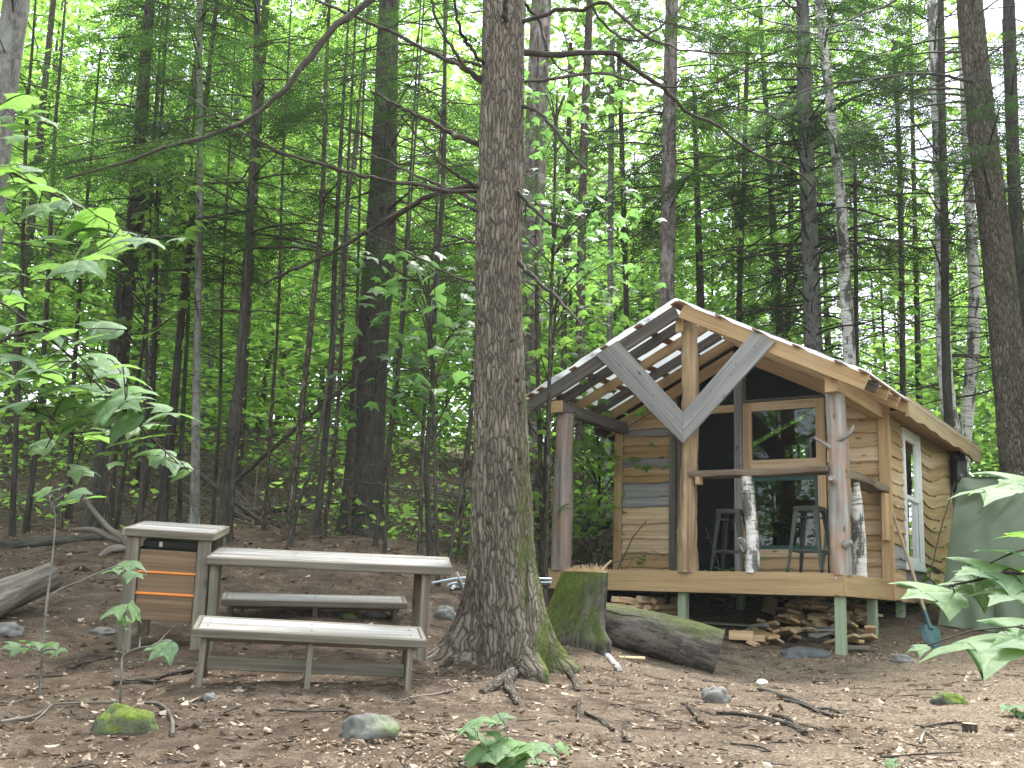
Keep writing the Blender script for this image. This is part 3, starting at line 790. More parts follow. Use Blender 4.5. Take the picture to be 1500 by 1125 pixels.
# purlins
VE = 5.95
for s in (-1, 1):
    for k, d in enumerate([.05, .52, .97, 1.42, 1.88, 2.02]):
        if s > 0 and k == 5: d = 2.14
        u = 1.82 + s * d; w = TOPW - SL * d + .013
        tt = np.array([s * 1., 0, -SL])
        bd('purlin', (u, -.26 - .02 * (k % 3), w), (u, 2.0, w), .09, .022, MAT['purlin'], tt)
# roof deck over the room, white sheet over everything
for s in (-1, 1):
    mb = MB()
    ue = 2.1 if s < 0 else 2.14
    prism(mb, [(0, TOPW - .004), (ue, TOPW - .004 - SL * ue), (ue, TOPW - .03 - SL * ue), (0, TOPW - .03)], DP - .02, VE - .04, lambda a, h, d: (1.82 + s * a, d, h))
    part('roof_deck', mb, MAT['inside'])
    n1, n2 = 46, 40
    V = []
    ue2 = 2.13 if s < 0 else 2.2
    for i in range(n1):
        for j in range(n2):
            d = ue2 * i / (n1 - 1); v = -.30 + (VE + .3) * j / (n2 - 1)
            wv = .004 * math.sin(d * 12) + .008 * mnoise.noise((d * 3, v * 3, s)) + (.003 * math.sin(d * 31) if j == 0 else 0)
            V.append((1.82 + s * d, v + .012 * mnoise.noise((d * 6, j * .1, 2.)), TOPW - SL * d + .032 + wv))
    idx = np.arange(n1 * n2).reshape(n1, n2)
    F = np.stack([idx[:-1, :-1], idx[1:, :-1], idx[1:, 1:], idx[:-1, 1:]], -1).reshape(-1, 4)
    mb = MB(); mb.add(V, F)
    sh = part('roof_sheet', mb, MAT['sheet'], smooth=True)
    # printed marks of the roofing membrane (boxed letters)
    def mark(d, v, sc, ofs):
        mb = MB()
        def bar(a0, b0, a1, b1):
            q = []
            for a, b in ((a0, b0), (a1, b0), (a1, b1), (a0, b1)):
                dd = d + a * sc; q.append((1.82 + s * dd, v + b * sc, TOPW - SL * dd + .034 + ofs))
            mb.add(q, [[0, 1, 2, 3]])
        for (a0, b0, a1, b1) in ((0, 0, 1.5, .08), (0, .92, 1.5, 1.), (0, 0, .08, 1), (1.42, 0, 1.5, .3), (1.42, .7, 1.5, 1), (.25, .2, .4, .8), (.4, .2, .8, .32), (.4, .45, .75, .57), (.4, .68, .8, .8), (.95, .2, 1.07, .8), (1.07, .2, 1.3, .32)):
            bar(a0, b0, a1, b1)
        part('printed_mark', mb, MAT['ink'], sh)
    for d, v in ((.45, .02), (.62, .42), (1.15, .42), (.95, .0), (1.5, .02), (1.25, .85), (1.75, .45), (.35, .86), (.7, 1.28), (1.6, -.26), (.35, -.27), (1.1, -.27)):
        if s < 0 or v < 0: mark(d, v, .13, -.022 if s < 0 and v > 0 else .02)
# wide rough fascia along the right eave and the left one
n = 40
mb = MB(); rows = []
t = np.linspace(DP - .25, VE, n)
low = 2.145 - .235 + .015 * np.sin(t * 3.1) + .012 * np.sin(t * 9) + .02 * np.exp(-((t - 3.4) / .2) ** 2)
for u_, h_ in ((W + .365, 2.15 + 0 * t), (W + .365, low), (W + .325, low), (W + .325, 2.15 + 0 * t)):
    rows.append(np.stack([u_ + 0 * t, t, h_], 1))
V = np.concatenate(rows); j = np.arange(n - 1)
F = np.concatenate([np.stack([r * n + j, r * n + j + 1, ((r + 1) % 4) * n + j + 1, ((r + 1) % 4) * n + j], 1) for r in range(4)])
F = list(map(list, F)) + [[0, n, 2 * n, 3 * n], [n - 1, 2 * n - 1, 3 * n - 1, 4 * n - 1]]
mb.add(V, F, np.stack([V[:, 2], V[:, 0], V[:, 1]], 1))
part('fascia', mb, MAT['rim'], label='wide rough sawn fascia board under the right eave')
bd('soffit', (W + .18, DP + .05, 2.03), (W + .18, VE - .05, 2.03), .3, .02, MAT['fresh'], (1, 0, 0))
bd('fascia', (-.27, DP - .2, 2.0), (-.27, VE, 2.0), .16, .03, MAT['darkwood'])
# V brace boards on the porch gable
vf = lambda a, b, d: (a, -.245 + d, b)
for poly in ([(.734, 2.594), (1.034, 2.735), (1.897, 1.79), (1.897, 1.438)], [(2.762, 2.667), (3.007, 2.52), (1.901, 1.438), (1.901, 1.79)]):
    mb = MB(); poly = np.array(poly)
    prism(mb, poly, -.02, .02, lambda a, b, d: (a, -.245 + d, b), along=poly[2] - poly[1])
    br = part('brace_board', mb, MAT['greywood'])
    mb = MB()
    c0 = (poly[0] + poly[1]) / 2; c1 = (poly[2] + poly[3]) / 2
    for t_ in (.1, .32, .4, .62, .9):
        q = c0 + (c1 - c0) * t_ + RNG.uniform(-.03, .03, 2)
        mb = MB(); tube(mb, [(q[0], -.2655, q[1]), (q[0], -.267, q[1])], .008, 8)
        part('nail', mb, MAT['ink'], br)
# bar shelves with birch legs
def shelf(name, A, B, width, t0, m, inward, label):
    n = 30; tt = np.linspace(0, 1, n); A = np.array(A, float); B = np.array(B, float); inward = np.array(inward, float)
    L = np.linalg.norm(B - A); ph = RNG.uniform(0, 6, 3)
    wv = .018 * np.sin(tt * L * 4 + ph[0]) + .012 * np.sin(tt * L * 11 + ph[1])
    thick = t0 + .008 * np.sin(tt * L * 6 + ph[2])
    base = A + tt[:, None] * (B - A)
    r = [base - inward * wv[:, None], base - inward * wv[:, None] * .4 - np.array([0, 0, 1.]) * thick[:, None] + inward * .02, base + inward * width - np.array([0, 0, 1.]) * t0, base + inward * width]
    V = np.concatenate(r); j = np.arange(n - 1)
    F = list(map(list, np.concatenate([np.stack([k * n + j, k * n + j + 1, ((k + 1) % 4) * n + j + 1, ((k + 1) % 4) * n + j], 1) for k in range(4)]))) + [[0, n, 2 * n, 3 * n], [n - 1, 2 * n - 1, 3 * n - 1, 4 * n - 1]]
    a = unit(B - A)
    mb = MB(); mb.add(V, F, np.stack([V @ inward, V[:, 2], V @ a], 1)); return part(name, mb, m, label=label)
shelf('bar_shelf', (1.90, -.09, 1.135), (3.50, -.09, 1.135), .27, .065, MAT['liveedge'], (0, 1, 0), 'dark live edge bar shelf along the front of the porch')
shelf('bar_shelf', (3.73, .0, 1.10), (3.73, DP - .06, 1.09), .26, .07, MAT['liveedge'], (-1, 0, 0), 'live edge bar shelf along the right side of the porch')
bd('shelf_block', (2.0, -.03, .98), (2.0, -.03, 1.068), .055, .10, MAT['fresh'], (1, 0, 0))
bp = post('birch_leg', 2.62, .02, -.015, 1.068, .076, .062, MAT['birch'], amp=.05, seg=20, lean=(-.05, 0), label='crooked white birch log propping the front bar shelf')
mb = MB()
tube(mb, smooth_path([(2.56, .0, .24), (2.50, -.02, .34), (2.49, -.03, .37)], 6), [.05, .05, .045, .045, .04, .03], 9)
part('branch_stub', mb, MAT['birch'], bp, smooth=True)
post('birch_leg', 3.61, on_u(1262, 845, 3.61)[0], -.015, 1.028, .075, .068, MAT['birch'], amp=.04, seg=20, lean=(-.02, -.14), label='white birch log propping the side bar shelf')

# ------------------------------------------------------------------ bar stools
def stool(label, u, v, rz):
    q = cab(u, v, 0)
    root = empty('bar_stool', q, label, 'stool', 'metal bar stools at the porch bar', -CYAW + rz)
    H = .76
    def rr(hx, r, z, n=5):
        out = []
        for cx, cy, a0 in ((1, 1, 0), (-1, 1, 90), (-1, -1, 180), (1, -1, 270)):
            for k in range(n):
                a = math.radians(a0 + 90 * k / (n - 1)); out.append((cx * (hx - r) + r * math.cos(a), cy * (hx - r) + r * math.sin(a), z))
        return out
    mb = MB(); V = rr(.150, .04, H - .055) + rr(.153, .04, H - .012) + rr(.146, .04, H) + rr(.12, .03, H - .006); n = 20
    F = [[r * n + i, r * n + (i + 1) % n, (r + 1) * n + (i + 1) % n, (r + 1) * n + i] for r in range(3) for i in range(n)] + [list(range(3 * n, 4 * n))]
    mb.add(V, F); mb.build('seat', MAT['metal'], root)
    for sx in (-1, 1):
        for sy in (-1, 1):
            mb = MB()
            top = np.array([sx * .138, sy * .138, H - .02]); bot = np.array([sx * .205, sy * .205, 0.02])
            # folded angle leg, wide at the top
            ks = np.linspace(0, 1, 8); V = []
            for k in ks:
                c = top + (bot - top) * k; wd = .06 - .032 * k
                V += [c, c - np.array([sx * wd, 0, 0]), c - np.array([sx * wd, sy * .004, 0]), c - np.array([sx * .004, sy * .004, 0]), c - np.array([sx * .004, sy * wd, 0]), c - np.array([0, sy * wd, 0])]
            F = [[a * 6 + i, a * 6 + (i + 1) % 6, a * 6 + 6 + (i + 1) % 6, a * 6 + 6 + i] for a in range(7) for i in range(6)] + [[0, 1, 2, 3], [0, 3, 4, 5], [42, 43, 44, 45], [42, 45, 46, 47]]
            mb.add(V, F); lg = mb.build('leg', MAT['metal'], root)
            mb = MB(); tube(mb, [bot + np.array([-sx * .012, -sy * .012, -.018]), bot + np.array([-sx * .012, -sy * .012, .03])], .017, 10); mb.build('rubber_foot', MAT['black'], lg)
    mb = MB(); r = .185
    for a, b in (((-r, -r), (r, -r)), ((r, -r), (r, r)), ((r, r), (-r, r)), ((-r, r), (-r, -r))):
        board(mb, (*a, .26), (*b, .26), .022, .006)
    mb.build('footrest', MAT['metal'], root)
    mb = MB(); board(mb, (-.13, -.13, H - .12), (.13, .13, H - .12), .025, .008); board(mb, (-.13, .13, H - .12), (.13, -.13, H - .12), .025, .008); mb.build('cross_brace', MAT['metal'], root)
    return root
_u, _ = on_v(1072, 738, .75); stool('dark metal stool standing left of the front birch leg', _u, .75, .05)
_u, _ = on_v(1186, 738, .55); stool('dark metal stool in front of the window, just left of the grey log post', _u, .55, -.04)
_u, _ = on_v(1232, 738, 1.0); stool('dark metal stool mostly hidden behind the grey log post', _u, 1.0, .1)

# ------------------------------------------------------------------ camp furniture (stands on the slope, so each piece leans with it)
def framed(name, loc, yaw, tx, ty, label, cat, group=None):
    o = empty(name, loc, label, cat, group)
    o.matrix_world = Matrix.Translation(tuple(loc)) @ Matrix.Rotation(yaw, 4, 'Z') @ Matrix.Rotation(tx, 4, 'X') @ Matrix.Rotation(ty, 4, 'Y')
    return o

def fb(root, name, p0, p1, w, t, m, up=(0, 0, 1), label=None):
    mb = MB(); board(mb, p0, p1, w, t, up, .006); o = mb.build(name, MAT[m], root)
    if label: o['label'] = label
    return o

# counter cabinet
L, d, h = .611, .588, .944
ct = framed('counter_cabinet', (-2.80, 8.0, .4435), .076, .156, .021, 'weathered wooden counter cabinet with two orange strips across its front panel', 'cabinet')
mb = MB()
for k in range(4): board(mb, (.0, d * (k + .5) / 4, -.018), (L, d * (k + .5) / 4, -.018), d / 4 - .007, .034, (0, 1, 0), .006)
mb.build('top', MAT['furntop'], ct)
fb(ct, 'top_edge', (-.004, -.016, -.030), (L + .004, -.016, -.030), .058, .03, 'furn'); fb(ct, 'top_edge', (L + .015, -.03, -.030), (L + .015, d, -.030), .058, .028, 'furn'); fb(ct, 'top_edge', (-.015, -.03, -.030), (-.015, d, -.030), .058, .028, 'furn')
for x in (.045, L - .045):
    for y in (.02, d - .04):
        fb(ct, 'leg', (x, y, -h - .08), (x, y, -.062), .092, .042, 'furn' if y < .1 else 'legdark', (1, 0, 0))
for z0, z1 in ((-.318, -.155), (-.475, -.322), (-.675, -.479)):
    fb(ct, 'front_panel', (.095, .035, (z0 + z1) / 2), (L - .095, .035, (z0 + z1) / 2), z1 - z0, .02, 'furndark')
fb(ct, 'orange_strip', (.09, .022, -.318), (L - .09, .022, -.318), .016, .012, 'orange'); fb(ct, 'orange_strip', (.09, .022, -.476), (L - .09, .022, -.476), .018, .012, 'orange')
fb(ct, 'shelf', (.06, d / 2, -.66), (L - .06, d / 2, -.66), d - .1, .02, 'furndark', (0, 1, 0)); fb(ct, 'side_rail', (L - .045, .04, -.25), (L - .045, d - .06, -.25), .09, .03, 'legdark')
fb(ct, 'side_panel', (.03, .05, -.42), (.03, d - .06, -.42), .5, .018, 'furndark'); fb(ct, 'back_panel', (.09, d - .06, -.42), (L - .09, d - .06, -.42), .5, .018, 'furndark')
def screws(root, xs, ys, z=-.0005):
    for x in xs:
        for y in ys:
            mb = MB(); tube(mb, [(x, y, z - .003), (x, y, z + .0008)], .0055, 8); mb.build('screw', MAT['slate'], root)
screws(ct, (.05, .56), (.08, .22, .37, .51))
mw = ct.matrix_world
def at(m, p): return np.array(m @ Vector(p))
# black storage bin inside the cabinet
bn = framed('storage_bin', at(mw, (.30, .28, -.64)), .076, .156, .021, 'black plastic bin with a white tag inside the counter cabinet', 'bin')
mb = MB(); q = [(-.19, -.16), (.19, -.16), (.19, .16), (-.19, .16)]
V = [(a * .9, b * .9, 0) for a, b in q] + [(a, b, .5) for a, b in q] + [(a * 1.06, b * 1.06, .5) for a, b in q] + [(a * 1.06, b * 1.06, .54) for a, b in q]
F = [[0, 1, 2, 3]] + [[r * 4 + i, r * 4 + (i + 1) % 4, (r + 1) * 4 + (i + 1) % 4, (r + 1) * 4 + i] for r in range(3) for i in range(4)] + [[12, 13, 14, 15]]
mb.add(V, F); mb.build('tub', MAT['black'], bn)
mb = MB(); board(mb, (-.085, -.174, .52), (-.06, -.174, .52), .04, .006); mb.build('tag', MAT['white'], bn)
# long table
L, d, h = 1.815, .506, .798
tb = framed('camp_table', (-2.202, 8.005, .2575), .108, .18, .003, 'long pale-topped plank table joined to the counter cabinet', 'table')
mb = MB()
for k in range(3): board(mb, (.02, .025 + (d - .04) * (k + .5) / 3, -.02), (L - .02, .025 + (d - .04) * (k + .5) / 3, -.02), (d - .04) / 3 - .008, .036, (0, 1, 0), .006)
mb.build('tabletop', MAT['furntop'], tb); screws(tb, (.08, .62, 1.20, L - .10), (.10, .25, .40))
fb(tb, 'apron', (0, .0, -.034), (L, .0, -.034), .062, .04, 'furn'); fb(tb, 'apron', (0, d, -.034), (L, d, -.034), .062, .04, 'furn')
fb(tb, 'apron', (L - .018, .022, -.034), (L - .018, d - .022, -.034), .062, .036, 'furn'); fb(tb, 'apron', (.018, .022, -.034), (.018, d - .022, -.034), .062, .036, 'furn')
for x in (.06, L - .19):
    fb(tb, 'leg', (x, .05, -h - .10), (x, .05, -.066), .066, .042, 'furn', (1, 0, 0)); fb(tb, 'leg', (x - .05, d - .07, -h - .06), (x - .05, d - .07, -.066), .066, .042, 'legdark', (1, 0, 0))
fb(tb, 'cross_rail', (L - .2, .09, -.12), (L - .2, d - .09, -.12), .09, .035, 'legdark')
# benches
def bench(loc, yaw, tx, ty, L, d, h, label, splay):
    b = framed('bench', loc, yaw, tx, ty, label, 'bench', 'plank benches by the table')
    mb = MB()
    for k in range(2): board(mb, (.036, .018 + (d - .036) * (k + .5) / 2, -.02), (L - .036, .018 + (d - .036) * (k + .5) / 2, -.02), (d - .036) / 2 - .008, .034, (0, 1, 0), .006)
    mb.build('seat', MAT['furntop'], b); screws(b, (.09, L / 2, L - .10), (d * .28, d * .72))
    fb(b, 'seat_edge', (0, 0, -.03), (L, 0, -.03), .055, .034, 'furn'); fb(b, 'seat_edge', (0, d, -.03), (L, d, -.03), .055, .034, 'furn')
    fb(b, 'seat_edge', (.016, .018, -.03), (.016, d - .018, -.03), .055, .032, 'furn'); fb(b, 'seat_edge', (L - .016, .018, -.03), (L - .016, d - .018, -.03), .055, .032, 'furn')
    fb(b, 'skirt', (.06, .07, -.075), (L - .06, .07, -.075), .04, .03, 'legdark')
    for x in (.075, L * .5, L - .10):
        for s, y0, y1 in ((-1, .075, .075 - splay), (1, d - .075, d - .075 + splay)):
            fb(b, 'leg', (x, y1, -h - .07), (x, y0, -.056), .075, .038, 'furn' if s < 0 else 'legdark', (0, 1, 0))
    fb(b, 'stretcher', (.10, d / 2, -h * .62), (L - .12, d / 2, -h * .62), .085, .035, 'furn')
    return b
bench((-1.978, 7.017, -.227), .179, .193, .019, 1.504, .367, .423, 'pale-topped plank bench in front of the table, nearest the camera', .115)
bench((-2.328, 9.025, -.05), .192, .201, -.016, 1.537, .26, .40, 'grey plank bench seen under the table, standing behind it', .0)

# ------------------------------------------------------------------ foliage generators
def leaf_quads(C, size, tilt, rng, aspect=.62, fold=.12):
    """pointed leaf shapes lying roughly level at points C: 6 corners, two faces folded along the midrib"""
    n = len(C); size = np.broadcast_to(size, (n,))
    a = rng.uniform(0, 2 * np.pi, n); up_ = np.stack([rng.normal(0, tilt, n), rng.normal(0, tilt, n), np.ones(n)], 1)
    up_ /= np.linalg.norm(up_, axis=1)[:, None]
    d = np.stack([np.cos(a), np.sin(a), 0 * a], 1); d -= up_ * (d * up_).sum(1)[:, None]; d /= np.linalg.norm(d, axis=1)[:, None]
    s = np.cross(up_, d)
    L = size[:, None]; Wd = L * aspect
    b = C - d * L * .5; t = C + d * L * .5 - up_ * L * .08
    l = C + s * Wd * .5 - d * L * .08 - up_ * L * fold; r = C - s * Wd * .5 - d * L * .08 - up_ * L * fold
    V = np.stack([b, r, t, l], 1).reshape(-1, 3)
    i = np.arange(n)[:, None] * 4
    return V, np.concatenate([i + np.array([[0, 1, 2]]), i + np.array([[0, 2, 3]])])

def layered_cloud(centers, per, spread, rng):
    c = np.repeat(np.asarray(centers, float), per, 0); n = len(c)
    off = rng.normal(0, 1, (n, 3)) * np.asarray(spread)
    off[:, 2] -= .12 * (off[:, 0] ** 2 + off[:, 1] ** 2)
    return c + off

def make_frond(rng, L=1.0, step=.042, leaf_=.05, wl=.017, full=.40):
    """flat hemlock frond along +x: many small needle-group faces"""
    V = []; n = int(L / .055)
    for i in range(n):
        x = L * (i + .5) / n
        s = 1 if i % 2 else -1
        tl = full * L * (1 - .75 * (x / L) ** 1.3) * rng.uniform(.6, 1.1) * min(1, .35 + x / (L * .3))
        a = s * rng.uniform(.75, 1.05); ca, sa = math.cos(a), math.sin(a)
        m = max(2, int(tl / step))
        for j in range(m):
            q = tl * (j + .7) / m
            for sg in (-1, 1):
                b = a + sg * rng.uniform(.7, 1.1)
                px, py = x + ca * q, sa * q
                ex, ey = px + leaf_ * math.cos(b), py + leaf_ * math.sin(b)
                wx, wy = -math.sin(b) * wl / 2, math.cos(b) * wl / 2
                z0 = -.22 * px * px - .35 * q * q / max(L, .1) + rng.normal(0, .008); z1 = z0 - .012 + rng.normal(0, .008)
                mx, my = (px + ex) / 2, (py + ey) / 2
                V += [(px, py, z0), (mx + wx, my + wy, (z0 + z1) / 2), (ex, ey, z1), (mx - wx, my - wy, (z0 + z1) / 2)]
    return np.array(V)
FR = [make_frond(np.random.default_rng(k)) for k in range(5)]
FRL = [make_frond(np.random.default_rng(50 + k), step=.075, leaf_=.085, wl=.032) for k in range(4)]   # coarser, for trees farther off

def add_fronds(mb, base, dirs, scl, rng, lib, mi=0):
    for b, d, s in zip(base, dirs, scl):
        d = unit(d); sd_ = unit(np.cross([0, 0, 1.], d) + rng.normal(0, .12, 3)); u = np.cross(d, sd_)
        T = lib[rng.integers(len(lib))] * s
        V = b + T[:, :1] * d + T[:, 1:2] * sd_ + T[:, 2:] * u
        mb.add(V, np.arange(len(V)).reshape(-1, 4), T, mi)

def hemlock_crown(path, z0, z1, Lmax, dens, rng, lib, taper=.6, low=1.25, wood_=None):
    """branches (returned in one mesh) and fronds (another) round a trunk path"""
    fol = MB()
    z = z0
    while z < z1:
        f = (z - z0) / max(z1 - z0, .1)
        for _ in range(dens):
            c = np.array([np.interp(z, path[:, 2], path[:, 0]), np.interp(z, path[:, 2], path[:, 1]), z])
            a = rng.uniform(0, 2 * np.pi); l = Lmax * (1 - taper * f) * rng.uniform(.5, 1.1)
            d = np.array([math.cos(a), math.sin(a), rng.uniform(-.05, .3)])
            t = np.linspace(0, 1, 7)[:, None]
            q = c + d * l * t + np.array([0, 0, -1.]) * (.28 * l * t ** 2) + rng.normal(0, .02, (7, 3)) * t
            tube(wood_, q, np.linspace(.006 + .007 * l, .003, 7), 4, False, mi=1)
            nb = max(2, int(l * 3.2 * low))
            for i in range(nb):
                ff = rng.uniform(.3, 1.0) ** .8
                b = q[int(ff * 6)]; ta = unit(q[min(int(ff * 6) + 1, 6)] - q[max(int(ff * 6) - 1, 0)])
                an = rng.choice([-1, 1]) * rng.uniform(.2, 1.0)
                ca, sa = math.cos(an), math.sin(an)
                dd = np.array([ta[0] * ca - ta[1] * sa, ta[0] * sa + ta[1] * ca, ta[2] - .12])
                add_fronds(fol, [b], [dd], [rng.uniform(.45, .85) * min(1, .5 + .3 * l)], rng, lib)
            add_fronds(fol, [q[5]], [q[6] - q[4]], [rng.uniform(.5, .9)], rng, lib)
        z += rng.uniform(.16, .34)
    return fol

def dead_twigs(mb, path, z0, z1, count, ln, r, rng, flat=.12, mi=0):
    for _ in range(count):
        z = rng.uniform(z0, z1); c = np.array([np.interp(z, path[:, 2], path[:, 0]), np.interp(z, path[:, 2], path[:, 1]), z])
        a = rng.uniform(0, 2 * np.pi); l = ln * rng.uniform(.3, 1.1)
        d = np.array([math.cos(a), math.sin(a), rng.normal(.05, flat)])
        t = np.linspace(0, 1, 7)[:, None]
        q = c + d * l * t + np.array([0, 0, 1]) * (-.22 * l * t ** 2 + .1 * l * t) + rng.normal(0, .022, (7, 3)) * t * l
        tube(mb, q, np.linspace(r * (.5 + .5 * l / ln), r * .25, 7), 4, False, mi=mi)
        for _2 in range(int(rng.integers(1, 4))):
            i = int(rng.integers(2, 6)); d2 = unit(d + rng.normal(0, .6, 3) * np.array([1, 1, .4])); l2 = l * rng.uniform(.2, .5)
            tube(mb, np.array([q[i], q[i] + d2 * l2 * .5, q[i] + d2 * l2 + np.array([0, 0, -.08 * l2])]), [r * .35, r * .25, r * .12], 3, False, mi=mi)

_half = [(0, 0), (-.07, .12), (-.03, .27), (.09, .40), (.17, .43), (.24, .42), (.31, .47), (.42, .52), (.55, .60), (.70, .66), (.66, .52), (.62, .38), (.60, .28), (.70, .24), (.80, .18), (.90, .10), (1.08, 0)]
def leaf_template(rng, curl=.35, droop=.55):
    V = []; F = []; m = len(_half)
    for sgn in (1, -1):
        o = len(V)
        for i, (x, y) in enumerate(_half):
            jit = rng.normal(0, .012, 2) if 0 < i < m - 1 else (0, 0)
            x2, y2 = x + jit[0], abs(y + jit[1]) if 0 < i < m - 1 else 0
            xm = min(max(.08 + .85 * x, 0), 1.0)
            for k in range(4):
                f = k / 3
                px, py = xm * (1 - f) + x2 * f, y2 * f * sgn
                z = -curl * py * py - droop * .35 * max(px - .15, 0) ** 2 + .05 * abs(py) * (1 - abs(py)) + .018 * math.sin(9 * px + 5 * py) * f
                V.append((px, py, z))
        for i in range(m - 1):
            for k in range(3):
                a = o + i * 4 + k; q = [a, a + 4, a + 5, a + 1]
                F.append(q if sgn > 0 else q[::-1])
    return np.array(V), np.array(F)
LT = [leaf_template(np.random.default_rng(k), c, d) for k, (c, d) in enumerate([(.35, .5), (.5, .8), (.2, .3), (.6, .6), (.4, 1.0)])]

def place_leaf(mb, pos, d, upv, size, rng, mi=0):
    d = unit(d); u = unit(np.asarray(upv, float) - d * (np.asarray(upv) @ d)); s = np.cross(u, d)
    V, F = LT[rng.integers(len(LT))]
    mb.add(pos + (V[:, :1] * d + V[:, 1:2] * s + V[:, 2:] * u) * size, F, V, mi)

# ------------------------------------------------------------------ big hemlock in front
def rough_trunk(mb, pts, rad, seg, amp, fr=(26, 26, 4.2), lobes=None, zb=0, mi=0, flare=.28):
    """trunk with real bark ridges; lobes = [(angle, width, strength)] root flare"""
    pts = np.asarray(pts, float); n = len(pts); rad = np.asarray(rad, float)
    th = np.linspace(0, 2 * np.pi, seg, endpoint=False)
    V = np.zeros((n, seg, 3)); B = np.zeros((n, seg, 3))
    for i in range(n):
        hgt = pts[i, 2] - zb
        R = np.full(seg, rad[i])
        if lobes:
            e = math.exp(-max(hgt, 0) / flare)
            for a, wd, st in lobes:
                dlt = (th - a + np.pi) % (2 * np.pi) - np.pi
                R = R * (1 + st * e * np.exp(-(dlt / wd) ** 2) ) + 0
            e2 = math.exp(-max(hgt, 0) / 1.2)
            for a, wd, st in lobes:
                dlt = (th - a + np.pi) % (2 * np.pi) - np.pi
                R = R * (1 + .10 * st * e2 * np.exp(-(dlt / (wd * 1.2)) ** 2))
        for j in range(seg):
            c, s_ = math.cos(th[j]), math.sin(th[j])
            x, y, z = c * rad[i], s_ * rad[i], hgt
            w = mnoise.noise((x * 3, y * 3, z * 2.0)) * .05
            a = mnoise.noise(((x + w) * fr[0], (y + w) * fr[1], z * fr[2])); b = mnoise.noise((x * fr[0] * 2.1 + 7, y * fr[1] * 2.1, z * fr[2] * 2.2))
            r = R[j] + amp * (1 - 2.2 * abs(a)) + amp * .4 * b + amp * 1.2 * mnoise.noise((x * 7, y * 7, z * 1.5 + 9))
            V[i, j] = (pts[i, 0] + c * r, pts[i, 1] + s_ * r, pts[i, 2]); B[i, j] = (x, y, hgt)
    i = np.arange(n - 1)[:, None] * seg; j = np.arange(seg)[None]; k = (j + 1) % seg
    F = np.stack([i + j, i + k, i + seg + k, i + seg + j], -1).reshape(-1, 4)
    mb.add(V.reshape(-1, 3), F, B.reshape(-1, 3), mi)
    return mb

TD = 8.75
apx = [(740, 1000), (738, 900), (735, 760), (733, 600), (730, 400), (735, 200), (738, 0), (742, -300), (746, -700)]
ap = np.array([P(x, y, TD) for x, y in apx])
tbase = np.array([ap[0][0], TD, gz1(ap[0][0], TD)])
zz = np.concatenate([np.arange(tbase[2] - .15, tbase[2] + 4.6, .018), np.linspace(tbase[2] + 4.62, ap[-1][2], 20)])
tp = np.stack([np.interp(zz, ap[:, 2], ap[:, 0]), np.full(len(zz), TD), zz], 1)
trad = np.interp(zz - tbase[2], [-.2, 0, .35, .8, 1.4, 2.2, 3.2, 4.6, 6.5, 9], [.30, .295, .27, .245, .227, .20, .19, .185, .172, .145])
big = empty('hemlock_tree', tbase, 'big ridged hemlock trunk with mossy flared roots standing between table and cabin', 'tree')
mb = MB()
R_ = math.radians
rough_trunk(mb, tp - tbase, trad, 190, .011, lobes=[(R_(-66), .27, 1.15), (R_(190), .30, 1.05), (R_(5), .3, .85), (R_(105), .4, .7), (R_(-150), .22, .55)], zb=0)
mb.build('trunk', MAT['barkmain'], big, True)
def rootpath(px, r0, r1, lift=.3, n=26):
    q = np.array([G(x, y) for x, y in px]); q[:, 2] += np.linspace(.035, .004, len(px))
    return smooth_path(q, n), np.linspace(r0, r1, n)
for px, r0, r1 in (([(772, 968), (762, 985), (742, 998), (722, 1010), (706, 1018)], .075, .028), ([(752, 990), (744, 1006), (752, 1022), (757, 1034)], .042, .016),
                   ([(800, 940), (812, 955), (826, 980), (842, 1000), (846, 1014)], .05, .018), ([(690, 962), (668, 968), (645, 978)], .05, .012)):
    q, r = rootpath(px, r0, r1)
    mb = MB(); tube(mb, q - tbase, r, 14, True, wob((.08, 2, 9), (.06, 3, 20), (.04, 5, 33)))
    mb.build('root', MAT['barkmid'], big, True)
rq = np.array([P(772, 820, 8.66), P(777, 862, 8.60), P(779, 905, 8.50), P(776, 945, 8.40), P(771, 975, 8.34), P(764, 992, 8.30)])
mb = MB(); tube(mb, smooth_path(rq, 60) - tbase, np.interp(np.linspace(0, 1, 60), [0, .3, .6, .8, 1], [.05, .095, .125, .12, .07]), 40, True, lambda th, L: .10 * np.sin(5 * th + 3 * L) + .06 * np.sin(9 * th - 5 * L) + .04 * np.sin(15 * th + 19 * L + 2 * np.sin(3 * th)))
mb.build('root', MAT['barkmain'], big, True)['label'] = 'mossy buttress root running down the front of the trunk'
def limb_from_px(px, D0, D1, r0, r1, n=28, start=None):
    Ds = np.linspace(D0, D1, len(px))
    q = np.array([P(x, y, d) for (x, y), d in zip(px, Ds)])
    q = smooth_path(q, n)
    q[1:-1] += RNG.normal(0, .006, (n - 2, 3))
    return q, np.linspace(r0, r1, n)
def twigs(mb, q, count, ln, r, droop=-.2, frm=.2):
    n = len(q)
    for _ in range(count):
        i = int(RNG.uniform(frm, 1) * (n - 1)); a = q[i]
        t = unit(q[min(i + 1, n - 1)] - q[max(i - 1, 0)])
        d = unit(t * RNG.uniform(.3, 1) + RNG.normal(0, .6, 3) + np.array([0, 0, droop]))
        l = ln * RNG.uniform(.35, 1)
        tube(mb, smooth_path([a, a + d * l * .5 + RNG.normal(0, .04, 3) * l, a + d * l + np.array([0, 0, -.18 * l])], 6), np.linspace(r, r * .3, 6), 4, False)
k = TD / FPX
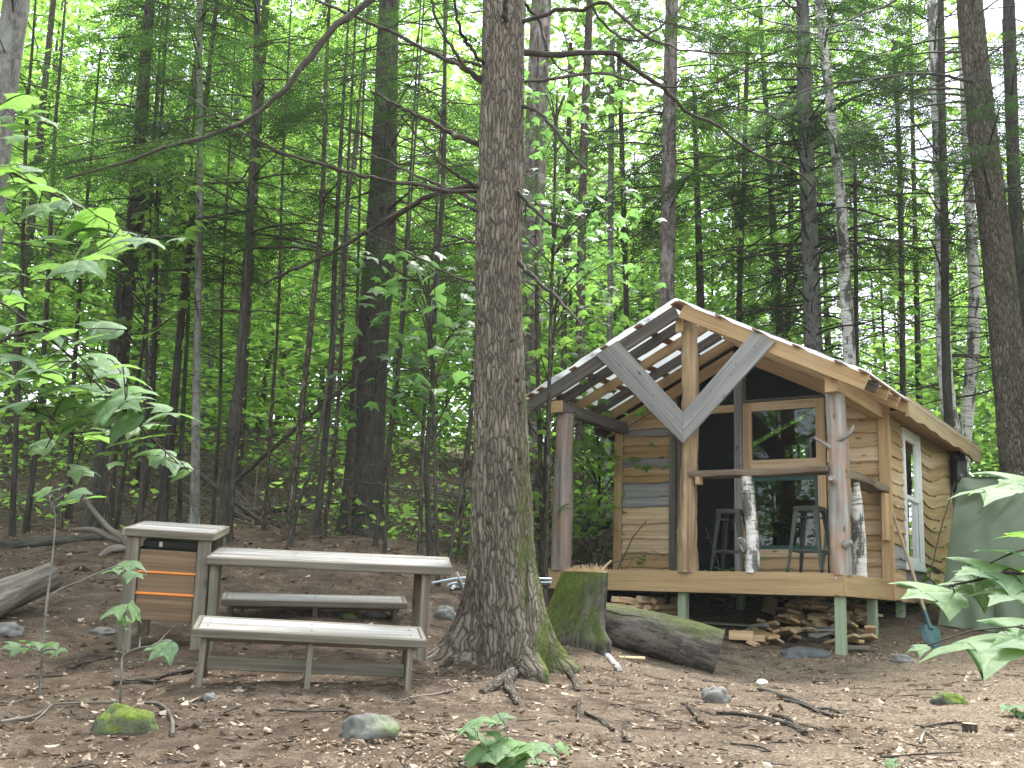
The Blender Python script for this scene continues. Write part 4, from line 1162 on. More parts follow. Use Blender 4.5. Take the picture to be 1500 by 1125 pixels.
LIMBS = [
 ([(712, 280), (660, 279), (607, 270), (560, 263), (517, 254), (470, 240), (430, 231), (390, 213), (340, 185), (273, 140)], 0, -.6, 4.2, 1.5),
 ([(716, 274), (690, 272), (660, 278), (620, 290), (570, 320), (530, 345), (480, 372), (430, 395), (386, 416)], 0, .9, 6.0, 2.6),
 ([(716, 126), (690, 108), (667, 93), (617, 70), (580, 50), (517, 23), (463, 0), (420, -20)], 0, .5, 5, 2.2),
 ([(714, 98), (690, 92), (660, 86), (630, 74)], 0, .3, 3.6, 1.8),
 ([(735, -110), (640, -70), (560, -15), (520, 18), (490, 40), (460, 75), (440, 100), (420, 128), (395, 150), (360, 176), (310, 196), (240, 216), (180, 238), (95, 262)], 0, -1.4, 8, 1.8),
 ([(710, 213), (690, 207), (660, 195), (627, 177), (593, 160), (567, 147), (543, 132)], 0, .4, 6, 2),
 ([(716, 279), (700, 275), (670, 257), (650, 242), (633, 223), (610, 198), (587, 170)], 0, -.5, 3.6, 1.4),
 ([(708, 300), (680, 286), (650, 273), (610, 257), (565, 236), (521, 215)], 0, .8, 4.6, 1.3),
 ([(706, 312), (680, 302), (655, 284)], 0, -.3, 2.6, 1.2),
 ([(708, 360), (690, 354), (670, 348), (640, 340), (610, 330)], 0, .5, 3.2, 1),
 ([(722, 106), (700, 86), (686, 66), (673, 40), (665, 0), (660, -40)], 0, -.7, 4, 2),
 ([(720, 124), (700, 112), (680, 96), (657, 63), (640, 27), (632, -5), (625, -50)], 0, -.3, 4, 2),
 ([(755, 78), (800, 79), (850, 78), (900, 77), (913, 88), (937, 108), (967, 125), (983, 140), (1010, 167), (1050, 183), (1083, 210), (1123, 233), (1177, 257), (1203, 293)], 0, 1.2, 6.5, 1.5),
 ([(752, 40), (763, 36), (797, 22), (820, 13), (853, 13), (883, 2), (907, 20), (930, 40), (957, 60), (983, 67), (1000, 75), (1083, 76), (1130, 78)], 0, -.7, 5, 1.2),
 ([(752, 123), (780, 120), (817, 115), (883, 108), (923, 118), (950, 125), (1003, 128), (1060, 118), (1110, 98)], 0, .5, 3.6, 1.0),
 ([(752, 153), (765, 157), (780, 160), (800, 175), (817, 197), (840, 225), (857, 247)], 0, -.4, 4.5, 2.2),
 ([(750, 268), (758, 277), (770, 293), (800, 323), (827, 333)], 0, -.4, 5, 2.4),
 ([(745, 372), (765, 390), (790, 415), (820, 440), (852, 478)], 0, -.6, 4.6, 2.2),
 ([(706, 418), (690, 414), (660, 402), (600, 372), (560, 352), (530, 334)], 0, .5, 2.8, 1),
 ([(742, 30), (739, 20), (741, -10), (748, -40)], -.2, -.5, 5, 3),
 ([(762, 0), (790, 30), (800, 70), (820, 100), (850, 108)], 0, .6, 3, 1.2),
 ([(850, -40), (880, 30), (925, 60), (965, 40), (1000, 10), (1030, -30)], .6, 1.0, 3, 1.5),
]
for px, d0, d1, r0, r1 in LIMBS:
    q, r = limb_from_px(px, TD + d0, TD + d1, r0 * k * .85, r1 * k * .85)
    mb = MB(); tube(mb, q - tbase, r, 8, True, wob((.1, 2, 12), (.08, 1, 30)))
    twigs(mb, q - tbase, 3 + len(px) // 2, .55, .0042, -.3)
    mb.build('limb', MAT['limb'], big, True)
for (x, y, D_), cnt, sz in (((120, 236, 7.6), 8, .8), ((180, 222, 7.6), 9, .9), ((240, 205, 7.7), 8, .8), ((150, 205, 7.9), 7, .8), ((300, 170, 8.0), 6, .8), ((290, 110, 9.4), 8, 1.0), ((350, 90, 9.6), 9, 1.0), ((420, 60, 9.6), 8, 1.0), ((520, 110, 9.6), 8, .8), ((560, 70, 9.4), 8, .8), ((610, 110, 9.6), 7, .7), ((250, 60, 9.8), 8, 1.0), ((480, 140, 10), 7, .9), ((200, 140, 10), 8, 1.0), ((330, 200, 10.4), 7, .9), ((620, 30, 9.2), 7, .8), ((680, 20, 9.5), 6, .7), ((1010, 40, 10), 8, .8), ((1080, 60, 10), 8, .9), ((1050, 150, 10.4), 7, .8), ((960, 30, 9.8), 6, .7)):
    fo = MB(); rg_ = np.random.default_rng(int(x + y)); c = P(x, y, D_) - tbase
    tube(fo, smooth_path([c + np.array([.25 if x < 735 else -.25, 0, .05]), c, c + np.array([-.4 if x < 735 else .4, 0, -.1])], 8), .006, 5, False, mi=1)
    for _ in range(cnt):
        add_fronds(fo, [c + rg_.normal(0, .16, 3) * np.array([1.6, 1, .4])], [np.array([(-1 if x < 735 else 1) * rg_.uniform(.3, 1), rg_.normal(0, .7), -.15 + rg_.normal(0, .15)])], [rg_.uniform(.45, .75) * sz], rg_, FR)
    o = fo.build('spray', [MAT['hemlock'], MAT['limb']], big)
for px, sz in ([(706, 470), .03], [(748, 500), .02], [(756, 556), .03], [(760, 590), .02], [(758, 672), .025], [(748, 690), .02], [(716, 765), .02], [(700, 555), .022]):
    p0 = P(*px, TD - .17) ; c = np.array([np.interp(p0[2], ap[:, 2], ap[:, 0]), TD, p0[2]])
    rr_ = np.interp(p0[2] - tbase[2], [.8, 1.4, 2.2, 3.2], [.245, .225, .196, .184])
    dx = np.clip((p0[0] - c[0]) / rr_, -.95, .95); dirv = np.array([dx, -math.sqrt(1 - dx * dx), 0])
    mb = MB(); tube(mb, np.array([c + dirv * (rr_ - .02), c + dirv * (rr_ + .018), c + dirv * (rr_ + .04) + np.array([0, 0, .012])]) - tbase, [sz, sz * .6, sz * .25], 8)
    mb.build('branch_stub', MAT['limb'], big, True)

# ------------------------------------------------------------------ stump and cut log
c0 = P(838, 932, 9.95); sb = np.array([c0[0], c0[1], gz1(c0[0], c0[1])])
st = empty('tree_stump', sb, 'tall mossy stump with a splintered fresh cut top beside the big tree', 'stump')
top = P(858, 836, 9.95) - sb
zz = np.arange(-.12, top[2], .016); tt = np.clip(zz / top[2], 0, 1)
q = np.stack([tt ** 1.1 * (top[0]), 0 * tt, zz], 1)
rad = np.interp(tt, [0, .15, .4, 1], [.30, .272, .245, .205])
mb = MB(); rough_trunk(mb, q, rad, 120, .012, (17, 17, 5), lobes=[(R_(-45), .25, .4), (R_(200), .45, .25), (R_(60), .4, .5), (R_(-110), .3, .12)], flare=.16)
mb.build('trunk', MAT['barkmossy'], st, True)
mb = MB()
V = [(0, 0, .01)]; n = 40; F = []
for ring in (.5, 1.0):
    for i in range(n):
        a = 2 * math.pi * i / n; V.append((.212 * ring * math.cos(a), .212 * ring * math.sin(a), .012 * mnoise.noise((math.cos(a) * 3, math.sin(a) * 3, ring)) - .006 * ring))
F = [[0, 1 + i, 1 + (i + 1) % n] for i in range(n)] + [[1 + i, 1 + n + i, 1 + n + (i + 1) % n, 1 + (i + 1) % n] for i in range(n)]
mb.add(np.array(V) + q[-1], F); mb.build('cut_face', MAT['endgrain'], st)
mb = MB()
for i in range(210):
    a = RNG.uniform(-2.9, .5); r = .205 - abs(RNG.normal(0, .035)); b = q[-1] + np.array([r * math.cos(a), r * math.sin(a) * .9, -.012]); hh = RNG.uniform(.02, .075) * (1.3 - .4 * abs(a + 1.2))
    d = np.array([RNG.normal(0, .25), RNG.normal(0, .25), 1]) * max(hh, .012)
    s_ = unit(np.cross(d, [math.cos(a), math.sin(a), .2])) * RNG.uniform(.004, .011)
    mb.add([b - s_, b + s_, b + s_ * .3 + d, b - s_ * .3 + d], [[0, 1, 2, 3]])
o = mb.build('splinter_crest', MAT['endgrain'], st)
mb = MB(); tube(mb, np.array([q[-1] + (.12, -.14, -.01), q[-1] + (.17, -.15, .06), q[-1] + (.22, -.17, .11)]), [.012, .011, .007], 6); mb.build('splinter', MAT['endgrain'], st)
for px in ([(862, 925), (876, 938), (886, 950)], [(812, 925), (806, 945), (800, 952)]):
    qq, r = rootpath(px, .05, .015, n=14)
    mb = MB(); tube(mb, qq - sb, r, 10, True, wob((.1, 2, 10))); mb.build('root', MAT['barkmossy'], st, True)

A = P(1052, 958, 10.12); B = P(872, 912, 10.32)
lg = empty('cut_log', (A + B) / 2, 'thick mossy cut log lying on the ground to the right of the stump', 'log')
mid_ = (A + B) / 2; n = 90; t = np.linspace(0, 1, n)[:, None]
q = B + (A - B) * t + np.array([0, 0, .03]) * np.sin(t * 3.1)
rr = np.linspace(.195, .225, n)
mb = MB(); tube(mb, q - mid_, rr, 64, True, lambda th, L: .03 * np.sin(2 * th + L) + .02 * np.sin(3 * th + 2.2 * L) + .012 * np.sin(9 * th + 7 * L) + .01 * np.sin(17 * th + 23 * L + 3 * np.sin(5 * L)), capmi=1)
mb.build('trunk', [MAT['barklog'], MAT['barkdark']], lg, True)
mb = MB()
cr_ = []
for i in range(26):
    f = i / 25; c = B + (A - B) * (.02 + .5 * f); a = unit(A - B); sd_ = unit(np.cross(a, [0, 0, 1])); upv = np.cross(sd_, a)
    ang = R_(38 + 2.5 * math.sin(i * .5) + 1.2 * math.sin(i * 1.9)); sgn = 1 if sd_[1] < 0 else -1
    cr_.append(c + (sd_ * sgn * math.cos(ang) + upv * math.sin(ang)) * .203 + np.array([0, 0, .028 * math.sin((.02 + .5 * f) * 3.1)]))
tube(mb, np.array(cr_) - mid_, .007, 6); mb.build('bark_crack', MAT['barkdark'], lg, True)

# ------------------------------------------------------------------ tree builder
def trace_tree(label, pxs, D, w0, w1, bk, crown=None, twig=None, ztop=11, seg=12, flare=.35, name='forest_tree', group=None, base_in=True, ridge=None, leafy=None, rng=None):
    """tree whose trunk follows photo pixels at distance D; w0, w1 = pixel widths at base and at the last point"""
    rng = rng or np.random.default_rng(abs(hash(label)) % 1000 if False else int(D * 100 + pxs[0][0] * 7) % 100003)
    q = np.array([P(x, y, D) for x, y in pxs]); q = q[np.argsort(q[:, 2])]
    gb = gz1(q[0][0], D)
    d = unit(q[min(1, len(q) - 1)] - q[0])
    if base_in: q = np.vstack([q[0] + d * ((gb - .12 - q[0][2]) / d[2]), q]) if q[0][2] > gb - .1 else np.vstack([[q[0][0], D, gb - .12], q[q[:, 2] > gb]])
    d = unit(q[-1] - q[-2]); d = unit(d * .6 + np.array([0, 0, .4]))
    w1m = w1 * D / FPX / 2; w0m = w0 * D / FPX / 2; zl = q[-1][2]
    if ztop > zl + .3: q = np.vstack([q, q[-1] + d * (ztop - zl) / d[2] * .5, q[-1] + d * (ztop - zl) / d[2]])
    path = smooth_path(q, 44)
    z = path[:, 2] - gb
    r = np.interp(path[:, 2], [gb, zl, max(ztop, zl + .5)], [w0m, w1m, w1m * .45]) * (1 + flare * np.exp(-np.clip(z, 0, None) / .22))
    base = path[0].copy(); base[2] = gb
    root = empty(name, base, label, 'tree', group)
    mb = MB()
    if ridge: 
        n = int((path[-1, 2] - path[0, 2]) / .05); zz = np.linspace(path[0, 2], path[-1, 2], n)
        pp = np.stack([np.interp(zz, path[:, 2], path[:, 0]), np.interp(zz, path[:, 2], path[:, 1]), zz], 1)
        rough_trunk(mb, pp - base, np.interp(zz, path[:, 2], r), 56, ridge, (22, 22, 4))
    else:
        tube(mb, path - base, r, seg, False, wob((.05, 2, 1.1), (.04, 3, 2.3), (.03, 5, 4.7)))
    if twig:
        zt0, zt1, cnt, ln, rr_ = twig
        dead_twigs(mb, path - base, zt0, zt1, cnt, ln, rr_, rng, mi=1)
    if crown:
        z0, z1, Lm, dn, lib = crown
        fo = hemlock_crown(path - base, z0, z1, Lm, dn, rng, lib, wood_=mb)
        fo.build('crown', MAT['hemlock'], root)
    if leafy:
        z0, z1, rad, nc, per, sz, mm = leafy
        f = rng.uniform(0, 1, nc); zc = z0 + (z1 - z0) * f; a = rng.uniform(0, 6.283, nc); rr2 = rad * np.sqrt(rng.uniform(.05, 1, nc)) * (1 - .4 * f)
        C = np.stack([np.interp(zc, path[:, 2] - base[2], path[:, 0] - base[0]) + rr2 * np.cos(a), np.interp(zc, path[:, 2] - base[2], path[:, 1] - base[1]) + rr2 * np.sin(a), zc], 1)
        for c, z_ in zip(C, zc):
            s0 = np.array([np.interp(z_ - .3, path[:, 2] - base[2], path[:, 0] - base[0]), np.interp(z_ - .3, path[:, 2] - base[2], path[:, 1] - base[1]), z_ - .3 - .2 * rad])
            tube(mb, smooth_path([s0, (s0 + c) / 2 + np.array([0, 0, .1]), c], 6), np.linspace(.012, .003, 6), 4, False, mi=1)
        L_ = layered_cloud(C, per, (.42, .42, .10), rng)
        fo = MB()
        for p_ in L_:
            an = rng.uniform(0, 6.283); dd = np.array([math.cos(an), math.sin(an), rng.normal(-.35, .25)])
            place_leaf(fo, p_, dd, (rng.normal(0, .3), -.25 + rng.normal(0, .3), 1), sz * rng.uniform(.6, 1.2), rng)
        fo.build('crown', MAT[mm], root, True)
    mb.build('trunk', [MAT[bk], MAT['limb']], root, True)
    return root

# ------------------------------------------------------------------ the trees one can tell apart
T = trace_tree
SG = 'thin saplings in the thicket behind the table'
T('thickest dark trunk in the thicket behind the far end of the table', [(528, 795), (533, 700), (538, 600), (545, 500), (556, 380), (563, 220), (570, 0)], 14, 60, 30, 'barkdark', twig=(1.5, 7, 34, 1.6, .012), crown=(3.4, 12, 2.4, 2, FRL), ztop=14, ridge=.008, seg=16)
T('dark leaning trunk at the far left behind the bleached dead wood', [(142, 775), (152, 690), (166, 600), (182, 440), (200, 300), (212, 100)], 14, 38, 18, 'barkdark', twig=(1, 6, 30, 1.4, .010), crown=(3.4, 12, 2.2, 2, FRL), ztop=13)
T('slim dark trunk just left of the pale straight trunk behind the cabinet', [(237, 762), (245, 680), (254, 600), (270, 420), (290, 250)], 13, 15, 9, 'barkdark', twig=(.8, 6, 30, 1.2, .008), crown=(3.4, 9, 1.6, 2, FR), ztop=9.5)
T('pale grey straight trunk rising right behind the cabinet top', [(285, 765), (287, 620), (289, 500), (293, 250), (292, 0)], 12.4, 13, 9, 'barkgrey', twig=(1.2, 6, 26, 1.1, .008), crown=(3.8, 10, 1.6, 2, FR), ztop=11)
T('dark trunk with a sideways crook to the right of the pale straight trunk', [(328, 768), (336, 680), (343, 610), (350, 560), (360, 420), (372, 200), (378, 0)], 12.2, 17, 9, 'barkdark', twig=(.8, 6, 34, 1.2, .009), crown=(3.4, 10, 1.8, 2, FR), ztop=11)
T('thin black stem twisting against the dark crooked trunk', [(338, 768), (343, 690), (352, 600), (348, 540), (357, 450), (364, 330)], 11.9, 7, 4, 'barkdark', twig=(.8, 4, 10, .8, .006), ztop=5)
sap = [([(420, 795), (440, 620), (458, 450), (472, 300), (478, 100)], 11.8, 11, 6), ([(424, 797), (440, 730), (456, 684), (478, 578), (492, 470)], 11.4, 6, 4), ([(463, 783), (485, 542), (490, 400), (500, 200)], 12.4, 10, 6),
       ([(474, 786), (494, 613), (504, 400), (512, 200)], 12.1, 7, 5), ([(552, 780), (574, 613), (584, 524), (595, 350)], 11.6, 6, 4), ([(565, 780), (572, 649), (588, 507), (600, 330)], 11.3, 5, 3.4),
       ([(615, 795), (620, 631), (627, 542), (640, 300)], 11.5, 6, 4), ([(629, 798), (625, 684), (632, 578), (640, 400), (650, 250), (652, 0)], 11.2, 9, 6),
       ([(661, 800), (677, 702), (691, 578), (700, 420)], 11.6, 5, 3.5), ([(672, 800), (684, 690), (695, 560)], 12.0, 5, 3.5), ([(18, 765), (23, 640), (30, 480), (38, 200)], 13, 9, 6), ([(41, 752), (57, 613), (70, 420), (80, 200)], 13.4, 9, 6),
       ([(157, 755), (168, 620), (176, 480)], 13.0, 9, 6), ([(173, 752), (190, 620), (214, 470), (222, 250)], 13.6, 7, 5), ([(205, 750), (219, 667), (226, 500), (232, 250)], 13.3, 9, 6), ([(385, 790), (398, 600), (408, 450), (414, 250)], 12.8, 6, 4),
       ([(262, 762), (268, 600), (275, 470), (277, 320)], 13.8, 7, 5), ([(312, 766), (322, 600), (326, 420)], 13.9, 6, 4), ([(796, 840), (792, 700), (788, 560), (786, 350)], 14, 8, 6), ([(755, 800), (800, 780), (803, 640)], 16, 6, 5), ([(100, 760), (108, 560), (120, 380)], 15, 8, 6), ([(511, 782), (520, 600), (524, 420), (528, 250)], 13.2, 6, 4)]
for i, (px, D, a, b) in enumerate(sap):
    T('thin dark sapling trunk with dead twigs in the thicket behind the table', px, D, a, b, 'barkdark' if i % 3 else 'barkmid', twig=(.6, 5.5, 34, 1.0, .0065), crown=(3.4, 7.5, 1.2, 1, FR) if i % 2 == 0 else None, ztop=8, seg=8, group=SG, name='sapling')
T('reddish brown trunk close behind the right side of the big front tree', [(766, 830), (770, 700), (772, 600), (778, 400), (785, 200), (793, 0)], 15.4, 36, 32, 'barkpink', twig=(3, 9, 30, 1.6, .010), ztop=14, ridge=.007)
T('narrow mossy trunk seen between the big tree and the ridge of the cabin roof', [(848, 790), (850, 500), (852, 350), (856, 200), (862, 50)], 17.5, 14, 13, 'barkmid', twig=(3, 10, 40, 1.8, .009), ztop=13)
T('faint slim trunk left of the pink-grey trunk above the roof', [(888, 780), (893, 480), (895, 250), (897, 60)], 21, 10, 8, 'barkgrey', twig=(3, 10, 24, 1.6, .009), ztop=12)
T('pinkish grey lichen-spotted trunk rising behind the roof ridge', [(970, 760), (975, 520), (978, 350), (982, 100), (984, 0)], 20, 24, 20, 'barkpink', twig=(3.5, 11, 60, 2.4, .012), crown=(6.2, 14, 2.8, 2, FRL), ztop=15, ridge=.006)
T('stout grey hemlock trunk behind the right roof slope, ringed with dead branches', [(1196, 760), (1192, 540), (1187, 380), (1181, 200), (1178, 100)], 20, 30, 22, 'barkgrey', twig=(3.2, 9.5, 120, 3.2, .024), crown=(5.8, 15, 3.8, 3, FRL), ztop=16, ridge=.006)
T('leaning birch trunk right of the stout grey hemlock', [(1252, 760), (1246, 560), (1240, 450), (1232, 300), (1222, 200), (1208, 80), (1200, 0)], 19, 20, 15, 'birch', ztop=14, crown=(7.6, 14, 2.4, 2, FRL))
T('thin dark stem touching the right side of the leaning birch', [(1256, 760), (1255, 560), (1253, 300)], 19.6, 7, 6, 'barkdark', twig=(3, 8, 24, 1.8, .008), ztop=9)
T('crooked birch with a black stripe behind the roof end', [(1408, 760), (1398, 640), (1388, 590), (1380, 450), (1378, 300), (1372, 150), (1365, 0)], 18, 24, 16, 'birch', twig=(3, 11, 70, 2.8, .018), ztop=14)
T('dark stem pressed against the left of the crooked birch', [(1402, 760), (1390, 620), (1385, 500), (1384, 350), (1380, 150), (1378, 0)], 17.8, 14, 10, 'barkdark', twig=(3, 9, 24, 2.2, .010), ztop=12)
T('pale birch between the crooked birch and the big right trunk', [(1400, 760), (1410, 690), (1422, 550), (1428, 430), (1420, 300), (1412, 100)], 19, 20, 15, 'birch', ztop=14)
rb = T('big brown hemlock trunk at the right edge behind the tent', [(1503, 820), (1495, 720), (1480, 560), (1462, 380), (1440, 200), (1420, 0)], 15.8, 52, 38, 'barkmid', twig=(3.2, 8, 34, 2.2, .014), crown=(6.0, 13, 3.2, 1, FRL), ztop=15, ridge=.010)
T('dark trunk cut by the right edge of the photo', [(1512, 800), (1500, 560), (1485, 250), (1478, 0)], 18, 24, 18, 'barkdark', twig=(3, 9, 30, 2, .012), crown=(6, 12, 2.6, 1, FRL), ztop=13)
T('pale scaly trunk leaning at the upper left corner', [(-60, 800), (-35, 500), (-8, 250), (5, 130), (15, 60), (25, 0)], 9.5, 50, 38, 'barkgrey', twig=(3.0, 6, 18, 1.6, .009), ztop=9, ridge=.006)
# the long live limbs of the right hand hemlock
base = np.array(rb.location)
for px, d0, d1, r0 in (([(1430, 120), (1412, 118), (1383, 110), (1340, 108), (1287, 115), (1200, 127), (1150, 147), (1100, 173), (1060, 195)], 0, -2.5, 6), ([(1432, 141), (1410, 140), (1367, 137), (1333, 145), (1300, 158), (1260, 177), (1210, 193)], 0, -1.5, 5),
                       ([(1425, 20), (1400, -60), (1313, 0), (1267, 20), (1217, 38), (1150, 37), (1100, 20), (1050, -8)], 0, -3, 5), ([(1455, 350), (1428, 350), (1370, 352), (1300, 354)], 0, -.8, 4), ([(1450, 240), (1387, 238), (1347, 235), (1330, 228), (1280, 225), (1233, 242), (1193, 250)], 0, -1.6, 4.5)):
    q, r = limb_from_px(px, 15.8 + d0, 15.8 + d1, r0 * 15 / FPX / 2, 1.2 * 15 / FPX / 2)
    mb = MB(); tube(mb, q - base, r, 7, True); twigs(mb, q - base, 14, .8, .006, -.3); mb.build('limb', MAT['limb'], rb, True)
    fo = MB()
    rg = np.random.default_rng(int(px[0][1]))
    for i in range(10, 28, 2):
        for s in (-1, 1):
            t_ = unit(q[min(i + 1, 27)] - q[i - 1]); add_fronds(fo, [q[i] - base], [t_ + s * np.cross(t_, [0, 0, 1]) * rg.uniform(.4, 1.2) + np.array([0, 0, -.2])], [rg.uniform(.5, .9)], rg, FR)
    if px[0][1] != 350: fo.build('spray', MAT['hemlock'], rb)
# low hemlock sprays hanging over the tent from the right hand trunk
fo = MB(); rg = np.random.default_rng(5)
for px in ((1385, 165), (1420, 158), (1450, 150), (1478, 160), (1400, 188), (1435, 195), (1465, 185), (1395, 250), (1420, 240), (1372, 262), (1440, 232), (1490, 150), (1380, 205)):
    b = P(px[0] + 30, px[1] - 6, 14.8) - base
    for _ in range(3): add_fronds(fo, [b + rg.normal(0, .12, 3)], [np.array([-1, rg.normal(0, .5), -.1 + rg.normal(0, .12)])], [rg.uniform(.5, .8)], rg, FR)
fo.build('spray', MAT['hemlock'], rb)

# understory maples: layers of broad bright leaves
T('young maple with layered blue-green leaves left of the big front tree', [(640, 800), (636, 640), (632, 500), (628, 400)], 10.6, 6, 3.5, 'barkdark', leafy=(1.7, 3.4, .75, 17, 10, .15, 'mapledark'), ztop=3.2, name='young_maple', seg=8)
T('young maple with light green leaves between the big tree and the left porch post', [(792, 850), (800, 640), (812, 480), (820, 400)], 14.5, 6, 4, 'barkdark', leafy=(.8, 4.6, 1.0, 34, 11, .16, 'maple'), ztop=4.4, name='young_maple', seg=8)
T('maple with drooping lime leaves in front of the reddish trunk', [(800, 820), (806, 500), (812, 300), (815, 180)], 12.6, 7, 4, 'barkmid', leafy=(3.8, 6.6, 1.0, 24, 12, .13, 'mapledark'), ztop=6.4, name='young_maple', seg=8)
T('bushy young maple in front of the dark leaning trunk at the left', [(205, 770), (212, 600), (216, 470)], 12.6, 6, 4, 'barkdark', leafy=(2.4, 4.6, 1.0, 24, 13, .14, 'maple'), ztop=4.4, name='young_maple', seg=8)
T('small leafy maple sapling left of the porch beside the broken brush', [(872, 810), (878, 700), (872, 600)], 15.5, 5, 3, 'barkdark', leafy=(.5, 3.4, .9, 22, 11, .15, 'maple'), ztop=3.2, name='young_maple', seg=8)

for lb, px_, D_, lf in (('tall maple with pale leaves high between big trunk and roof ridge', [(915, 790), (918, 500), (912, 250), (906, 60)], 23, (5.5, 13, 2.4, 64, 16, .20, 'maple')),
                        ('tall maple with leaves filling the sky gap over the roof', [(1085, 770), (1082, 500), (1090, 250), (1095, 60)], 24, (6.5, 14, 2.8, 76, 16, .21, 'maple')),
                        ('tall maple with high leaves left of the birches at the right', [(1325, 780), (1322, 500), (1318, 250), (1310, 60)], 23, (5.5, 13, 2.6, 64, 16, .20, 'maple')),
                        ('slim maple with a leafy crown right of the reddish trunk', [(828, 780), (826, 500), (832, 250), (836, 60)], 22, (6.5, 12.5, 2.2, 56, 16, .19, 'maple'))):
    T(lb, px_, D_, 10, 7, 'barkmid', leafy=lf, ztop=lf[1] - .3, name='maple_tree', seg=9)

# ------------------------------------------------------------------ the wood beyond: one mass of trunks and leaves
rg = np.random.default_rng(21)
ft = MB()
pos = []
while len(pos) < 165:
    x, y = rg.uniform(-36, 40), rg.uniform(18, 52)
    if abs(x) > y * .62 + 3: continue
    if -1 < x < 8 and y < 21.5: continue
    if any((x - a) ** 2 + (y - b) ** 2 < 1.6 for a, b in pos): continue
    pos.append((x, y))
back = []
while len(back) < 70:     # the wood goes on round the clearing, beside and behind the camera
    a = rg.uniform(R_(38), R_(322)); r = rg.uniform(13, 26)
    back.append((r * math.sin(a), r * math.cos(a)))
LV, DV = [], []
for i, (x, y) in enumerate(pos + back):
    z = gz1(x, y); hgt = rg.uniform(10, 17); beh = i >= len(pos)
    r = rg.uniform(.04, .13)
    lean = rg.normal(0, .025, 2)
    pth = np.array([[x, y, z - .2], [x + lean[0] * 4, y + lean[1] * 4, z + 4], [x + lean[0] * hgt, y + lean[1] * hgt, z + hgt]])
    tube(ft, smooth_path(pth, 6), np.linspace(r * 1.25, r * .4, 6), 7, False, mi=(0, 1, 2)[i % 3])
    if rg.random() < .5:
        dead_twigs(ft, smooth_path(pth, 20), z + 1.5, z + 7, 12, 1.6, .01, rg)
    if not beh and (i % 4 == 3 or (x > 4 and i % 4 == 1)):      # conifer
        zz = z + rg.uniform(3.5, 5)
        while zz < z + hgt:
            for _ in range(3):
                a = rg.uniform(0, 6.28); l = 2.2 * (1 - .65 * (zz - z) / hgt)
                b = np.array([x + lean[0] * (zz - z), y + lean[1] * (zz - z), zz]) + np.array([math.cos(a), math.sin(a), -.15]) * l * rg.uniform(.2, .7)
                DV.append((b, np.array([math.cos(a + rg.normal(0, .5)), math.sin(a + rg.normal(0, .5)), -.25]), rg.uniform(.7, 1.2)))
            zz += .22
    else:
        nc = 105 if not beh else 90
        zlo = .8 if (rg.random() < .55 or beh) else 3.0
        zc = z + zlo + (hgt - zlo) * rg.uniform(0, 1, nc) ** (1.3 if x < 3 else 1.4)
        a = rg.uniform(0, 6.283, nc); rr_ = rg.uniform(.3, 2.4, nc)
        C = np.stack([x + rr_ * np.cos(a), y + rr_ * np.sin(a), zc], 1)
        Lp = layered_cloud(C, 26 if not beh else 14, (.55, .55, .12), rg)
        s = .13 + .003 * y if not beh else .26
        LV.append((Lp, rg.uniform(.7, 1.3, len(Lp)) * s))
fx = rg.uniform(-1, .75, 900); fy = rg.uniform(33, 62, 900); fx = fx * fy * .62       # low growth far up the slope
FC = np.stack([fx, fy, gz(fx, fy) + rg.uniform(.1, 6.5, 900)], 1)
LV.append((layered_cloud(FC, 24, (.9, .9, .2), rg), rg.uniform(.24, .42, 900 * 24)))
C = np.concatenate([a for a, _ in LV]); S = np.concatenate([b for _, b in LV])
V, F = leaf_quads(C, S, .45, rg, .72)
ft.add(V, F, mi=3)
for b, d, s in DV: add_fronds(ft, [b], [d], [s], rg, FRL, 4)
tag(ft.build('distant_wood', [MAT['barkdark'], MAT['barkmid'], MAT['barkgrey'], MAT['maple'], MAT['hemlock']]), kind='stuff')
print('far leaves', len(C), 'fronds', len(DV))

# ------------------------------------------------------------------ broad maple leaves close to the camera
def leaf_branch(label, name, cat, stems, leaves, D, seed, group=None, leafmat='bigleaf', base=None, jit=.18, out=None, extra=0.0, face=.62):
    """stems: pixel polylines with radius; leaves: (x, y, width px, [dir])"""
    rng = np.random.default_rng(seed)
    b = P(*stems[0][0][0], D) if base is None else base
    root = empty(name, b, label, cat, group)
    sm = MB()
    allp = []
    for px, r0, r1 in stems:
        q = smooth_path(np.array([P(x, y, D + rng.normal(0, .02)) for x, y in px]), 18); allp.append(q)
        tube(sm, q - b, np.linspace(r0, r1, 18), 6, False, wob((.08, 2, 20)))
    allp = np.concatenate(allp)
    mb = MB()
    more = [(x + rng.normal(0, w * .42), y + rng.normal(0, w * .3), w * rng.uniform(.6, .95)) for x, y, w in leaves if rng.random() < extra]
    for lf in list(leaves) + more:
        x, y, w = lf[:3]
        c = P(x, y, D + rng.normal(0, jit)); size = w * D / FPX / (1.12 if len(lf) < 4 else 1.0)
        near = allp[np.argmin(((allp - c) ** 2).sum(1))]
        d = c - near; d[2] *= .4; d = unit(d + rng.normal(0, .25, 3) * np.array([1, 1, .3]) + np.array(out if out else (0, -.35, -.05)))
        upv = np.array([rng.normal(0, .25), -face + rng.normal(0, .3), 1])
        pos = c - d * size * .5
        tube(sm, smooth_path(np.array([near, (near + pos) / 2 + np.array([0, 0, .01]), pos]) - b, 5), .0018 * (D / 3) ** .5, 4, False)
        place_leaf(mb, pos - b, d, upv, size, rng)
    sm.build('stem', MAT['barkgrey' if cat == 'seedling' else 'limb'], root, True); mb.build('foliage', MAT[leafmat], root, True)
    return root
